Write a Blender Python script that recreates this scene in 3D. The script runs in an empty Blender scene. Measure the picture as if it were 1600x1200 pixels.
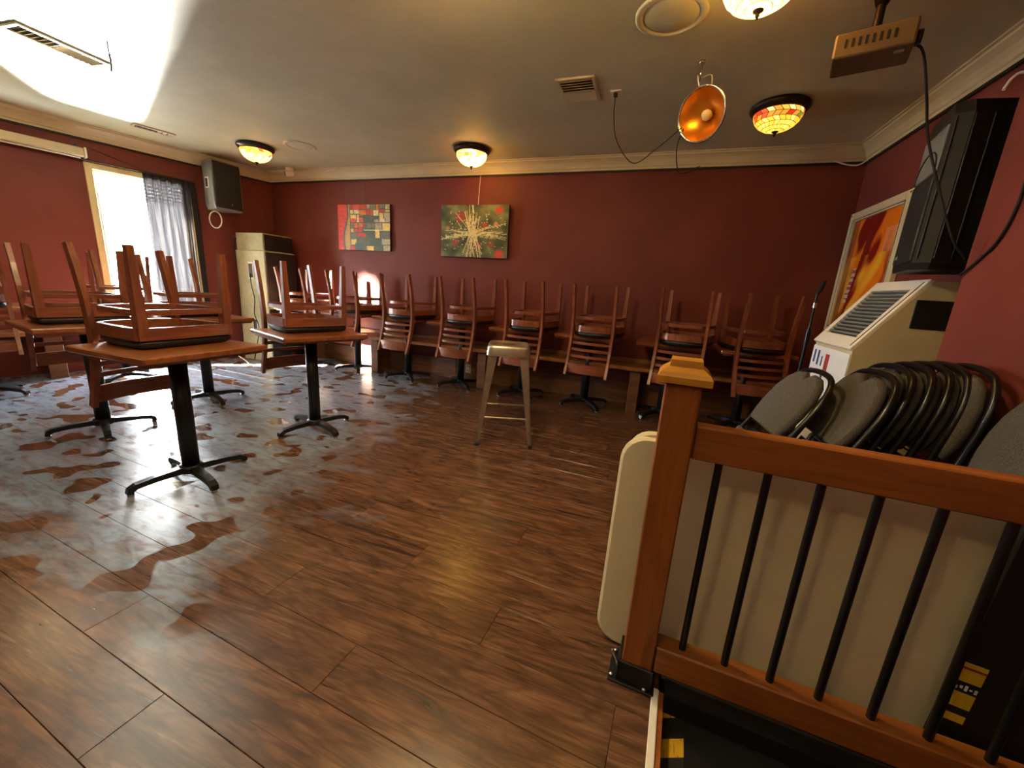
import bpy, bmesh, math, random
from mathutils import Vector, Matrix
PI = math.pi
S = bpy.context.scene
COL = S.collection
random.seed(7)

# ------------------------------------------------------------------ camera
YAW, PITCH, ROLL, FPX, CAMH = 0.33202, 0.23528, 0.06398, 614.0, 1.125
def cam_axes():
    f = Vector((-math.sin(YAW)*math.cos(PITCH), math.cos(YAW)*math.cos(PITCH), -math.sin(PITCH)))
    r = Vector((math.cos(YAW), math.sin(YAW), 0)); u = r.cross(f)
    return r*math.cos(ROLL)+u*math.sin(ROLL), -r*math.sin(ROLL)+u*math.cos(ROLL), f
_r, _u, _f = cam_axes()
cd = bpy.data.cameras.new('camera'); cam = bpy.data.objects.new('camera', cd); COL.objects.link(cam)
cd.sensor_width = 36; cd.sensor_fit = 'HORIZONTAL'; cd.lens = 36*FPX/1600; cd.clip_start = 0.03
cam.matrix_world = Matrix(((_r.x,_u.x,-_f.x,0),(_r.y,_u.y,-_f.y,0),(_r.z,_u.z,-_f.z,CAMH),(0,0,0,1)))
S.camera = cam

# ------------------------------------------------------------------ view, world, sun
S.view_settings.view_transform = 'Standard'; S.view_settings.look = 'None'
S.view_settings.gamma = 1; S.view_settings.use_curve_mapping = False
S.view_settings.exposure = 1.6
S.cycles.use_denoising = True
S.cycles.max_bounces = 8; S.cycles.diffuse_bounces = 5; S.cycles.glossy_bounces = 4
S.cycles.transparent_max_bounces = 12
S.cycles.sample_clamp_indirect = 6.0
W = bpy.data.worlds.new('sky'); S.world = W; W.use_nodes = True
_bg = W.node_tree.nodes['Background']; _bg.inputs[0].default_value = (0.90, 0.96, 1.0, 1); _bg.inputs[1].default_value = 42.0
def add_light(name, kind, loc, direction, energy, color, **kw):
    l = bpy.data.lights.new(name, kind); o = bpy.data.objects.new(name, l); COL.objects.link(o)
    o.location = loc; o.rotation_euler = Vector(direction).to_track_quat('-Z', 'Y').to_euler()
    l.energy = energy; l.color = color
    for k, v in kw.items(): setattr(l, k, v)
    return o
# low sun through the left-hand window, on to the back wall
add_light('sun', 'SUN', (-9, 0, 5), (1.95, 1.42, -0.64), 230.0, (1.0, 0.90, 0.70), angle=math.radians(4))
# added spot outside the window, standing in for sun glare on the ceiling
add_light('added_glare_spot', 'SPOT', (-8.8, 5.0, 0.3), (3.4, -2.15, 1.25), 22000.0, (1.0, 0.97, 0.90), spot_size=math.radians(46), spot_blend=0.3, shadow_soft_size=0.5)

# ------------------------------------------------------------------ colour + material helpers
def lin(c):
    c = c/255.0
    return c/12.92 if c <= 0.04045 else ((c+0.055)/1.055)**2.4
def rgb(r, g, b): return (lin(r), lin(g), lin(b), 1.0)
class NT:
    def __init__(s, name):
        s.m = bpy.data.materials.new(name); s.m.use_nodes = True
        s.t = s.m.node_tree; s.n = s.t.nodes; s.p = s.n['Principled BSDF']; s.out = s.n['Material Output']
    def node(s, typ, **kw):
        n = s.n.new(typ)
        for k, v in kw.items(): setattr(n, k, v)
        return n
    def link(s, a, b): s.t.links.new(a, b)
    def setp(s, **kw):
        for k, v in kw.items(): s.p.inputs[k.replace('_', ' ')].default_value = v
    def coords(s, scale=(1,1,1), kind='Object', offset_random=False):
        if kind == 'World':
            src = s.node('ShaderNodeNewGeometry').outputs['Position']
        else:
            src = s.node('ShaderNodeTexCoord').outputs[kind]
        if offset_random:
            oi = s.node('ShaderNodeObjectInfo'); mu = s.node('ShaderNodeVectorMath', operation='ADD')
            sc = s.node('ShaderNodeVectorMath', operation='SCALE'); sc.inputs[3].default_value = 37.0
            cb = s.node('ShaderNodeCombineXYZ')
            for i in range(3): s.link(oi.outputs['Random'], cb.inputs[i])
            s.link(cb.outputs[0], sc.inputs[0]); s.link(src, mu.inputs[0]); s.link(sc.outputs[0], mu.inputs[1]); src = mu.outputs[0]
        mp = s.node('ShaderNodeMapping'); mp.inputs['Scale'].default_value = scale
        s.link(src, mp.inputs['Vector']); return mp.outputs[0]
    def noise(s, vec, scale, detail=4, rough=0.55, dist=0.0):
        n = s.node('ShaderNodeTexNoise'); n.inputs['Scale'].default_value = scale; n.inputs['Detail'].default_value = detail
        n.inputs['Roughness'].default_value = rough; n.inputs['Distortion'].default_value = dist
        s.link(vec, n.inputs['Vector']); return n.outputs['Fac']
    def ramp(s, fac, stops, interp='LINEAR'):
        r = s.node('ShaderNodeValToRGB'); r.color_ramp.interpolation = interp
        els = r.color_ramp.elements
        while len(els) < len(stops): els.new(0.5)
        for e, (p, c) in zip(els, stops):
            e.position = p; e.color = c if hasattr(c, '__len__') else (c, c, c, 1)
        s.link(fac, r.inputs[0]); return r.outputs[0]
    def mix(s, fac, a, b, blend='MIX'):
        m = s.node('ShaderNodeMix', data_type='RGBA', blend_type=blend)
        for v, i in ((fac, 0), (a, 6), (b, 7)):
            if hasattr(v, 'is_output') or isinstance(v, bpy.types.NodeSocket): s.link(v, m.inputs[i])
            else: m.inputs[i].default_value = v
        return m.outputs[2]
    def math(s, op, a, b=0.0, clamp=False):
        m = s.node('ShaderNodeMath', operation=op, use_clamp=clamp)
        for v, i in ((a, 0), (b, 1)):
            if isinstance(v, bpy.types.NodeSocket): s.link(v, m.inputs[i])
            else: m.inputs[i].default_value = v
        return m.outputs[0]
    def bump(s, h, strength=0.2, dist=0.01):
        b = s.node('ShaderNodeBump'); b.inputs['Strength'].default_value = strength; b.inputs['Distance'].default_value = dist
        s.link(h, b.inputs['Height']); s.link(b.outputs[0], s.p.inputs['Normal'])
    def col(s, sock): s.link(sock, s.p.inputs['Base Color'])
    def rough(s, sock): s.link(sock, s.p.inputs['Roughness'])
M = {}
def plain(name, c, rough=0.5, metal=0.0, var=0.12, scale=14, bump=0.0):
    t = NT(name); t.setp(Roughness=rough, Metallic=metal)
    v = t.coords(); f = t.noise(v, scale)
    d = tuple(x*(1-var) for x in c[:3])+(1,); l = tuple(min(1, x*(1+var)) for x in c[:3])+(1,)
    t.col(t.ramp(f, [(0.3, d), (0.7, l)]))
    if bump: t.bump(t.noise(v, scale*6), bump, 0.004)
    M[name] = t.m; return t.m
def wood(name, dark, light, rough=0.4, axis=0, scale=1.0, coat=0.0, rnd=True, knots=False):
    t = NT(name); sc = [14*scale]*3; sc[axis] = 1.3*scale
    v = t.coords(tuple(sc), offset_random=rnd)
    g = t.noise(v, 2.2, 6, 0.62, 1.2)
    c = t.ramp(g, [(0.28, dark), (0.52, tuple((a+b)/2 for a, b in zip(dark, light))), (0.72, light)])
    f = t.noise(v, 12, 3, 0.6); c = t.mix(t.math('MULTIPLY', f, 0.35), c, dark)
    if knots:
        vo = t.node('ShaderNodeTexVoronoi'); vo.inputs['Scale'].default_value = 3.5
        k = t.coords((1, 1, 1), offset_random=rnd); t.link(k, vo.inputs['Vector'])
        c = t.mix(t.ramp(vo.outputs['Distance'], [(0.04, 0.9), (0.12, 0.0)]), c, tuple(x*0.3 for x in dark[:3])+(1,))
    t.col(c); t.setp(Roughness=rough, Coat_Weight=coat); t.p.inputs['Coat Roughness'].default_value = 0.15
    t.bump(g, 0.12, 0.003); M[name] = t.m; return t.m

# wall paint
t = NT('maroon_paint'); v = t.coords((1,1,1), 'World'); f = t.noise(v, 1.3, 5); g = t.noise(v, 160, 2)
t.col(t.ramp(f, [(0.3, rgb(100, 44, 37)), (0.7, rgb(118, 56, 47))])); t.setp(Roughness=0.55, Specular_IOR_Level=0.25); t.bump(g, 0.12, 0.002); M['maroon'] = t.m
t = NT('ceiling_paint'); v = t.coords((1,1,1), 'World'); f = t.noise(v, 2.2, 6); g = t.noise(v, 70, 4); g2 = t.noise(t.coords((2.5,9,1),'World'), 3, 5, 0.6, 0.6)
t.col(t.mix(t.math('MULTIPLY', g2, 0.35), t.ramp(f, [(0.3, rgb(192, 193, 162)), (0.7, rgb(210, 211, 180))]), rgb(174, 173, 138)))
t.setp(Roughness=0.6); t.bump(g, 0.25, 0.003); M['ceiling'] = t.m
plain('crown_paint', rgb(205, 195, 160), 0.45, 0, 0.06, 5)
plain('cream_trim', rgb(206, 190, 140), 0.5, 0, 0.08, 8)
plain('soft_black', rgb(15, 15, 16), 0.55, 0, 0.2, 30)
plain('gloss_black', rgb(16, 17, 20), 0.28, 0, 0.2, 20)
plain('iron', rgb(26, 28, 31), 0.36, 0.3, 0.25, 40, 0.1)
plain('vinyl', rgb(20, 22, 24), 0.42, 0, 0.2, 25, 0.1)
plain('chrome', rgb(190, 188, 182), 0.22, 0.95, 0.08, 20)
plain('white_plastic', rgb(226, 222, 210), 0.45, 0, 0.05, 10)
plain('beige_plastic', rgb(196, 184, 152), 0.5, 0, 0.08, 8)
plain('grey_plastic', rgb(118, 120, 116), 0.55, 0, 0.12, 20)
plain('table_plastic', rgb(205, 192, 160), 0.55, 0, 0.07, 7, 0.15)
plain('black_carpet', rgb(12, 12, 13), 0.95, 0, 0.4, 90, 0.5)
plain('steel_worn', rgb(170, 160, 144), 0.34, 0.85, 0.22, 9)
plain('bronze', rgb(46, 34, 26), 0.4, 0.6, 0.25, 18)
plain('dish_amber_reflection', rgb(226, 160, 62), 0.3, 0.85, 0.1, 12)  # aluminium bowl; the amber light it reflects is put into its colour
plain('rubber', rgb(14, 14, 14), 0.8, 0, 0.2, 30)
plain('tape_yellow', rgb(205, 172, 36), 0.6, 0, 0.15, 30)
plain('label_red', rgb(150, 30, 24), 0.6, 0, 0.1, 30)
plain('sticker_white', rgb(232, 236, 240), 0.4, 0, 0.03, 10)
plain('sticker_blue', rgb(40, 64, 128), 0.4, 0, 0.15, 10)
plain('sticker_red', rgb(170, 70, 64), 0.4, 0, 0.15, 10)
plain('outdoor_paving', rgb(180, 176, 168), 0.8, 0, 0.1, 3)
plain('projector_shell', rgb(104, 84, 58), 0.45, 0.1, 0.12, 14)
plain('lead', rgb(30, 24, 18), 0.5, 0.5, 0.2, 20)
plain('cabinet_vinyl', rgb(176, 172, 138), 0.5, 0, 0.12, 18, 0.2)
wood('cherry', rgb(90, 44, 27), rgb(156, 90, 56), 0.32, 2, 1.0, 0.25)
wood('cherry_flat', rgb(90, 44, 27), rgb(156, 90, 56), 0.32, 1, 1.0, 0.25)
wood('table_wood', rgb(98, 50, 24), rgb(158, 92, 46), 0.30, 0, 0.8, 0.3)
wood('bench_wood', rgb(112, 66, 32), rgb(170, 112, 60), 0.45, 0, 0.8)
wood('rail_wood', rgb(112, 58, 18), rgb(172, 102, 40), 0.42, 0, 0.7, 0.15)
wood('post_wood', rgb(112, 58, 18), rgb(176, 104, 42), 0.42, 2, 0.7, 0.15, True, True)
wood('cap_wood', rgb(160, 104, 28), rgb(206, 148, 52), 0.4, 0, 0.7, 0.15)
wood('reclaimed', rgb(70, 40, 22), rgb(134, 88, 50), 0.6, 0, 0.7, 0, True, True)
# grey cloth on the folding chairs
t = NT('grey_cloth'); v = t.coords(); w = t.noise(v, 320, 2, 0.5); t.col(t.ramp(w, [(0.3, rgb(46, 43, 39)), (0.7, rgb(94, 88, 80))])); t.setp(Roughness=0.95); t.bump(w, 0.4, 0.002); M['grey_cloth'] = t.m
t = NT('grille'); v = t.coords(); w = t.node('ShaderNodeTexVoronoi'); w.inputs['Scale'].default_value = 260; t.link(v, w.inputs['Vector'])
t.col(t.ramp(w.outputs['Distance'], [(0.25, rgb(7, 7, 8)), (0.6, rgb(30, 31, 33))])); t.setp(Roughness=0.6); M['grille'] = t.m
# sheer curtain
t = NT('sheer_cloth'); tr = t.node('ShaderNodeBsdfTransparent'); tl = t.node('ShaderNodeBsdfTranslucent'); mx = t.node('ShaderNodeMixShader'); m2 = t.node('ShaderNodeMixShader')
t.setp(Base_Color=rgb(44, 41, 42), Roughness=0.9); tl.inputs[0].default_value = rgb(22, 21, 22)
v = t.coords((60, 60, 2)); fn = t.ramp(t.noise(v, 1.0, 3), [(0.45, 0.0), (0.75, 0.010)])
mx.inputs[0].default_value = 0.4; t.link(t.p.outputs[0], mx.inputs[1]); t.link(tl.outputs[0], mx.inputs[2])
t.link(fn, m2.inputs[0]); t.link(mx.outputs[0], m2.inputs[1]); t.link(tr.outputs[0], m2.inputs[2]); t.link(m2.outputs[0], t.out.inputs[0]); M['sheer'] = t.m
# window glass
t = NT('pane_glass'); tr = t.node('ShaderNodeBsdfTransparent'); gl = t.node('ShaderNodeBsdfGlossy'); mx = t.node('ShaderNodeMixShader')
gl.inputs['Roughness'].default_value = 0.03; mx.inputs[0].default_value = 0.06; tr.inputs[0].default_value = (0.97, 0.98, 1, 1)
t.link(tr.outputs[0], mx.inputs[1]); t.link(gl.outputs[0], mx.inputs[2]); t.link(mx.outputs[0], t.out.inputs[0]); M['glass'] = t.m
# hazard tape
t = NT('hazard_tape'); v = t.coords((1,1,1), 'Object'); sp = t.node('ShaderNodeSeparateXYZ'); t.link(v, sp.inputs[0])
d = t.math('SUBTRACT', sp.outputs[1], t.math('MULTIPLY', sp.outputs[0], 0.5)); d = t.math('FRACT', t.math('MULTIPLY', t.math('ADD', d, 5.035), 9.0)); st = t.math('GREATER_THAN', d, 0.55)
c = t.mix(st, rgb(18, 17, 15), rgb(206, 164, 28)); t.col(t.mix(t.ramp(t.noise(t.coords((60,14,1)), 1.5, 5), [(0.55, 0.0), (0.72, 0.8)]), c, rgb(40, 36, 26))); t.setp(Roughness=0.6); M['hazard'] = t.m
def attr_mat(name, emit=0.0, rough=0.5):
    t = NT(name); a = t.node('ShaderNodeVertexColor'); a.layer_name = 'Col'
    t.col(a.outputs[0]); t.setp(Roughness=rough)
    if emit: t.link(a.outputs[0], t.p.inputs['Emission Color']); t.setp(Emission_Strength=emit)
    M[name] = t.m; return t.m
attr_mat('canvas_paint', 0, 0.5); attr_mat('print_gloss', 0, 0.25)
attr_mat('lamp_glass', 26.0, 0.3); attr_mat('lamp_glass_near', 22.0, 0.3); attr_mat('lamp_glass_seen', 11.0, 0.3); attr_mat('lamp_glass_fill', 72.0, 0.3); attr_mat('lamp_glass_dim', 0.7, 0.3); attr_mat('lamp_glass_mid', 5.0, 0.3)

# floor planks: wood under a drying film of wash water on the window side
t = NT('wet_laminate')
pos = t.node('ShaderNodeNewGeometry').outputs['Position']; sp = t.node('ShaderNodeSeparateXYZ'); t.link(pos, sp.inputs[0])
gv = t.coords((1.1, 10, 1), 'World', True)
g = t.noise(gv, 2.0, 7, 0.62, 1.6); fine = t.noise(t.coords((3, 60, 1), 'World', True), 3, 3)
wv = t.node('ShaderNodeTexWave', wave_type='RINGS', rings_direction='Y'); wv.inputs['Scale'].default_value = 3.2; wv.inputs['Distortion'].default_value = 9; wv.inputs['Detail'].default_value = 2
t.link(t.coords((0.8, 6, 1), 'World', True), wv.inputs['Vector'])
woodc = t.ramp(g, [(0.22, rgb(44, 29, 21)), (0.42, rgb(86, 58, 42)), (0.60, rgb(116, 82, 60)), (0.80, rgb(150, 112, 86))])
grainl = t.ramp(wv.outputs['Fac'], [(0.0, 1.0), (0.28, 0.0)])
woodc = t.mix(t.math('MULTIPLY', grainl, 0.35), woodc, rgb(44, 24, 15))
woodc = t.mix(t.ramp(fine, [(0.45, 0.0), (0.75, 0.6)]), woodc, rgb(50, 28, 18))
crack = t.noise(t.coords((0.9, 16, 1), 'World', True), 1.7, 5, 0.6, 0.8); woodc = t.mix(t.ramp(crack, [(0.62, 0.0), (0.70, 0.85)]), woodc, rgb(34, 18, 11))
oi = t.node('ShaderNodeObjectInfo'); woodc = t.mix(t.math('MULTIPLY', oi.outputs['Random'], 0.30), woodc, rgb(56, 32, 21))
# where the film lies: strong towards the window, patchy edge, bare where it was trodden or has dried
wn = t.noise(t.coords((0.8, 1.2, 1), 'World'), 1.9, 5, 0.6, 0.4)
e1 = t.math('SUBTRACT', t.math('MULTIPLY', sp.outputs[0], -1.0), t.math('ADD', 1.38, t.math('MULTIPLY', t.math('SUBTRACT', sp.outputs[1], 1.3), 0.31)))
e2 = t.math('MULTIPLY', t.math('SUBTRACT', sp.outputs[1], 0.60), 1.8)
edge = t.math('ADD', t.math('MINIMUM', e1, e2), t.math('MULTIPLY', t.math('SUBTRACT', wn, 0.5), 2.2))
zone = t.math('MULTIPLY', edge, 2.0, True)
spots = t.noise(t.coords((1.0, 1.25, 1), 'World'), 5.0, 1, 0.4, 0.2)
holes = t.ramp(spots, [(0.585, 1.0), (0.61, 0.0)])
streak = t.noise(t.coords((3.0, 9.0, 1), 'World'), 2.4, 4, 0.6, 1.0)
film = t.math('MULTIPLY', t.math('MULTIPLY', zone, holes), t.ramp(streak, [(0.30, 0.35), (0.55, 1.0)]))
t.col(t.mix(t.math('MULTIPLY', film, 0.6), woodc, rgb(140, 160, 184)))  # bluish film colour also has the window's sheen painted in
rd = t.node('ShaderNodeMix', data_type='FLOAT'); t.link(zone, rd.inputs[0]); t.link(t.ramp(g, [(0.2, 0.30), (0.8, 0.19)]), rd.inputs[2]); rd.inputs[3].default_value = 0.11; rg = rd.outputs[0]
rr = t.node('ShaderNodeMix', data_type='FLOAT'); t.link(film, rr.inputs[0]); t.link(rg, rr.inputs[2]); rr.inputs[3].default_value = 0.27
t.rough(rr.outputs[0]); t.setp(IOR=1.5)
t.bump(t.math('ADD', t.math('MULTIPLY', g, 0.5), t.math('MULTIPLY', film, 0.8)), 0.10, 0.003)
M['floor'] = t.m

# ------------------------------------------------------------------ mesh helpers
class MB:
    def __init__(s): s.v = []; s.f = []; s.sm = []; s.c = []
    def add(s, verts, faces, smooth=False, col=None):
        o = len(s.v); s.v += [tuple(p) for p in verts]
        for f in faces: s.f.append(tuple(i+o for i in f)); s.sm.append(smooth); s.c.append(col)
        return s
    def box(s, c, d, bev=0.0, rot=None):
        bm = bmesh.new(); bmesh.ops.create_cube(bm, size=1.0)
        for q in bm.verts: q.co = Vector((q.co.x*d[0], q.co.y*d[1], q.co.z*d[2]))
        if bev: bmesh.ops.bevel(bm, geom=list(bm.edges), offset=bev, segments=2 if bev > 0.006 else 1, affect='EDGES', profile=0.5)
        m = rot if rot is not None else Matrix.Identity(3)
        bm.verts.index_update()
        s.add([m @ q.co + Vector(c) for q in bm.verts], [[q.index for q in f.verts] for f in bm.faces]); bm.free(); return s
    def bb(s, a, b, bev=0.0):
        return s.box([(p+q)/2 for p, q in zip(a, b)], [abs(q-p) for p, q in zip(a, b)], bev)
    def tube(s, pts, r, n=8, cap=True, smooth=True):
        pts = [Vector(p) for p in pts]; N = len(pts); rs = r if hasattr(r, '__len__') else [r]*N
        rings = []; prev = None
        for i, p in enumerate(pts):
            d = (pts[min(i+1, N-1)]-pts[max(i-1, 0)]).normalized()
            if prev is None:
                a = Vector((0, 0, 1)) if abs(d.z) < 0.9 else Vector((1, 0, 0)); x = d.cross(a).normalized()
            else:
                x = (prev-d*prev.dot(d)).normalized()
            prev = x; y = d.cross(x)
            rings.append([p+(x*math.cos(2*PI*k/n)+y*math.sin(2*PI*k/n))*rs[i] for k in range(n)])
        o = len(s.v); vs = [q for R in rings for q in R]
        fs = [(i*n+k, i*n+(k+1) % n, (i+1)*n+(k+1) % n, (i+1)*n+k) for i in range(N-1) for k in range(n)]
        s.add(vs, fs, smooth)
        if cap: s.add(rings[0], [tuple(range(n))[::-1]]); s.add(rings[-1], [tuple(range(n))])
        return s
    def bar(s, pts, secs, side=None):   # rectangular section sweep; secs = (width, depth) per point; side = width direction
        pts = [Vector(p) for p in pts]; N = len(pts); rings = []
        for i, p in enumerate(pts):
            d = (pts[min(i+1, N-1)]-pts[max(i-1, 0)]).normalized(); x = Vector(side); x = (x-d*x.dot(d)).normalized(); y = d.cross(x)
            w, h = secs[i] if hasattr(secs[0], '__len__') else secs
            rings.append([p+x*w/2*a+y*h/2*b for a, b in ((-1,-1),(1,-1),(1,1),(-1,1))])
        vs = [q for R in rings for q in R]
        fs = [(i*4+k, i*4+(k+1) % 4, (i+1)*4+(k+1) % 4, (i+1)*4+k) for i in range(N-1) for k in range(4)]
        s.add(vs, fs+[(3,2,1,0), tuple((N-1)*4+k for k in range(4))]); return s
    def lathe(s, prof, n=24, smooth=True, c=(0,0,0), closed=False):
        vs = [(c[0]+r*math.cos(2*PI*k/n), c[1]+r*math.sin(2*PI*k/n), c[2]+z) for r, z in prof for k in range(n)]
        L = len(prof)
        fs = [(i*n+k, i*n+(k+1) % n, (i+1)*n+(k+1) % n, (i+1)*n+k) for i in range(L-1) for k in range(n)]
        if closed: fs += [((L-1)*n+k, (L-1)*n+(k+1) % n, (k+1) % n, k) for k in range(n)]
        s.add(vs, fs, smooth); return s
    def layers(s, outline, levels, smooth=True):   # stacked scaled copies of a closed outline, capped
        n = len(outline); vs = []
        for sc, z in levels: vs += [(x*sc, y*sc, z) for x, y in outline]
        L = len(levels)
        fs = [(i*n+k, i*n+(k+1) % n, (i+1)*n+(k+1) % n, (i+1)*n+k) for i in range(L-1) for k in range(n)]
        s.add(vs, fs, smooth); s.add(vs[:n], [tuple(range(n))[::-1]]); s.add(vs[-n:], [tuple(range(n))]); return s
    def ring(s, path, z0, z1, th, closed=True, bulge=0.0):  # band following a plan outline
        n = len(path); P = [Vector((x, y, 0)) for x, y in path]; out = []; inn = []
        for i in range(n):
            a = P[(i-1) % n] if (closed or i > 0) else P[i]; b = P[(i+1) % n] if (closed or i < n-1) else P[i]
            d = (b-a).normalized(); nn = Vector((d.y, -d.x, 0)); out.append(P[i]+nn*th/2); inn.append(P[i]-nn*th/2)
        vs = []
        for o_, i_ in zip(out, inn): vs += [(o_.x, o_.y, z0), (o_.x, o_.y, z1), (i_.x, i_.y, z1), (i_.x, i_.y, z0)]
        m = n if closed else n-1; fs = []
        for i in range(m):
            j = (i+1) % n
            for k in range(4): fs.append((i*4+k, j*4+k, j*4+(k+1) % 4, i*4+(k+1) % 4))
        if not closed: fs += [(0,1,2,3), tuple((n-1)*4+k for k in (3,2,1,0))]
        s.add(vs, fs); return s
    def build(s, name, mat, parent=None, loc=None, rot=None):
        me = bpy.data.meshes.new(name); me.from_pydata(s.v, [], s.f); me.polygons.foreach_set('use_smooth', s.sm)
        if any(c is not None for c in s.c):
            at = me.color_attributes.new('Col', 'FLOAT_COLOR', 'CORNER')
            for pl in me.polygons:
                for li in pl.loop_indices: at.data[li].color = s.c[pl.index] or (1, 1, 1, 1)
        bm = bmesh.new(); bm.from_mesh(me); bmesh.ops.recalc_face_normals(bm, faces=bm.faces); bm.to_mesh(me); bm.free()
        me.materials.append(M[mat] if isinstance(mat, str) else mat); me.update()
        o = bpy.data.objects.new(name, me); COL.objects.link(o)
        if parent: o.parent = parent
        if loc is not None: o.location = loc
        if rot is not None: o.rotation_euler = rot
        return o
def tag(o, label=None, cat=None, group=None, kind=None):
    if label: o['label'] = label
    if cat: o['category'] = cat
    if group: o['group'] = group
    if kind: o['kind'] = kind
    return o
def thing(name, label, cat, loc=(0,0,0), rot=(0,0,0), group=None):
    o = bpy.data.objects.new(name, None); COL.objects.link(o); o.location = loc; o.rotation_euler = rot
    o.empty_display_size = 0.1; return tag(o, label, cat, group)
def struct(o): o['kind'] = 'structure'; return o
def copy_tree(o, parent=None):
    c = o.copy(); COL.objects.link(c); c.parent = parent
    for ch in list(o.children): copy_tree(ch, c)
    return c
def smooth_path(pts, k=6):
    P = [Vector(p) for p in pts]; P = [P[0]*2-P[1]]+P+[P[-1]*2-P[-2]]; out = []
    for i in range(1, len(P)-2):
        for j in range(k):
            u = j/k; a, b, c, d = P[i-1:i+3]
            out.append(0.5*((2*b)+(c-a)*u+(2*a-5*b+4*c-d)*u*u+(3*b-a-3*c+d)*u**3))
    return out+[P[-2]]
def ray(x, y): return _f+_r*((x-800)/FPX)-_u*((y-600)/FPX)
def on_z(x, y, h): d = ray(x, y); return Vector((0,0,CAMH))+d*((h-CAMH)/d.z)
def on_y(x, y, Y): d = ray(x, y); return Vector((0,0,CAMH))+d*(Y/d.y)
def on_x(x, y, X): d = ray(x, y); return Vector((0,0,CAMH))+d*(X/d.x)

# ------------------------------------------------------------------ the room
YB, CEIL, XR, XJ, YJ = 4.32, 2.44, 1.47, 1.245, 2.35
CX, CY = -5.12, 4.32
LT = Vector((-0.2700, -0.9629, 0)); LN = Vector((0.9629, -0.2700, 0))
LWM = Matrix(((LT.x, LN.x, 0, CX), (LT.y, LN.y, 0, CY), (0, 0, 1, 0), (0, 0, 0, 1)))   # left wall frame: x along the wall, y into the room
def on_left(o): o.matrix_world = LWM @ Matrix.Translation(o.location); return o
FY0 = -3.6
# slab and planks
b = MB(); b.bb((-7.6, 1.09, -0.30), (1.9, 4.6, -0.014)); b.bb((-7.6, FY0-0.2, -0.30), (0.165, 1.09, -0.014))
floor = struct(b.build('floor', 'rubber'))
PWD, PLN = 0.172, 1.22
pm = {}
def plank(x0, x1, y0, y1):
    k = (round(x1-x0, 3), round(y1-y0, 3))
    if k not in pm:
        w, h = k; q = MB(); e = 0.0011
        q.add([(-w/2,-h/2,-0.012),(w/2,-h/2,-0.012),(w/2,h/2,-0.012),(-w/2,h/2,-0.012),
               (-w/2,-h/2,-e),(w/2,-h/2,-e),(w/2,h/2,-e),(-w/2,h/2,-e),
               (-w/2+e,-h/2+e,0),(w/2-e,-h/2+e,0),(w/2-e,h/2-e,0),(-w/2+e,h/2-e,0)],
              [(0,1,5,4),(1,2,6,5),(2,3,7,6),(3,0,4,7),(4,5,9,8),(5,6,10,9),(6,7,11,10),(7,4,8,11),(8,9,10,11)])
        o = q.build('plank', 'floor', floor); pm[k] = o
    else:
        o = pm[k].copy(); COL.objects.link(o); o.parent = floor
    o.location = ((x0+x1)/2, (y0+y1)/2, 0)
row = 0; y = -1.30
while y < YB+0.12:
    y1 = y+PWD; x = -6.9-((row*0.437) % PLN); xmax = 0.165 if y1 <= 1.10 else XR+0.08
    if y < 1.09 < y1: xmax = 0.165
    xmin = CX+(CY-y)*(-0.2804)-0.22
    while x < xmax-0.02:
        a, c = max(x, xmin if y > 0 else -6.6), min(x+PLN, xmax)
        if c-a > 0.03: plank(a+0.0006, c-0.0006, y+0.0006, y1-0.0006)
        x += PLN
    y = y1; row += 1
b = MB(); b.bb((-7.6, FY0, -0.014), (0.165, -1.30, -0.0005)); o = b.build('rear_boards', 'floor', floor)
_piv = Matrix.Translation((0.165, 1.09, 0)); FROT = _piv @ Matrix.Rotation(math.radians(-3.4), 4, 'Z') @ _piv.inverted(); floor.matrix_world = FROT
# sunken landing behind the railing
b = MB(); b.bb((0.165, FY0, -0.22), (1.9, 1.09, -0.06)); o = struct(b.build('floor_landing', 'black_carpet')); o.matrix_world = FROT
b = MB(); b.bb((0.182, 1.03, -0.0595), (XJ, 1.0885, -0.001)); o = struct(b.build('trim_landing_riser', 'soft_black')); o.matrix_world = FROT
b = MB(); b.bb((0.146, 0.30, -0.004), (0.166, 1.035, 0.006), 0.002); b.build('nosing', 'white_plastic', floor)
b = MB(); b.bb((0.1665, 0.30, -0.012), (0.180, 1.035, -0.002)); b.build('nosing_edge', 'rail_wood', floor)
b = MB(); b.bb((0.187, 0.30, -0.0595), (0.243, 1.026, -0.058)); o = b.build('hazard_tape', 'hazard'); o.matrix_world = FROT; tag(o, 'worn yellow and black striped hazard tape along the step edge', 'tape')
# ceiling
b = MB(); b.bb((-7.8, FY0-0.2, CEIL), (1.9, 4.6, CEIL+0.12)); struct(b.build('ceiling', 'ceiling'))
# back wall
b = MB(); b.bb((-5.3, YB, -0.1), (1.75, YB+0.18, CEIL+0.05)); wall_back = struct(b.build('wall_back', 'maroon'))
x = -4.6; i = 0
for L in (1.05, 1.32, 0.9, 1.25, 1.1, 0.98):
    x1 = min(x+L, XR-0.01); b = MB(); b.bb((x+0.002, YB-0.018-0.003*(i % 2), 0.0), (x1-0.002, YB, 0.235+0.008*(i % 3)), 0.002); b.build('plank', 'reclaimed', wall_back); x = x1; i += 1
# right wall and its near jog
b = MB(); b.bb((XR, YJ-0.05, -0.1), (XR+0.2, YB+0.1, CEIL+0.05)); wall_right = struct(b.build('wall_right', 'maroon'))
b = MB(); b.bb((XJ, FY0-0.1, -0.3), (XJ+0.5, YJ, CEIL+0.05)); struct(b.build('wall_right_jog', 'maroon'))
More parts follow.
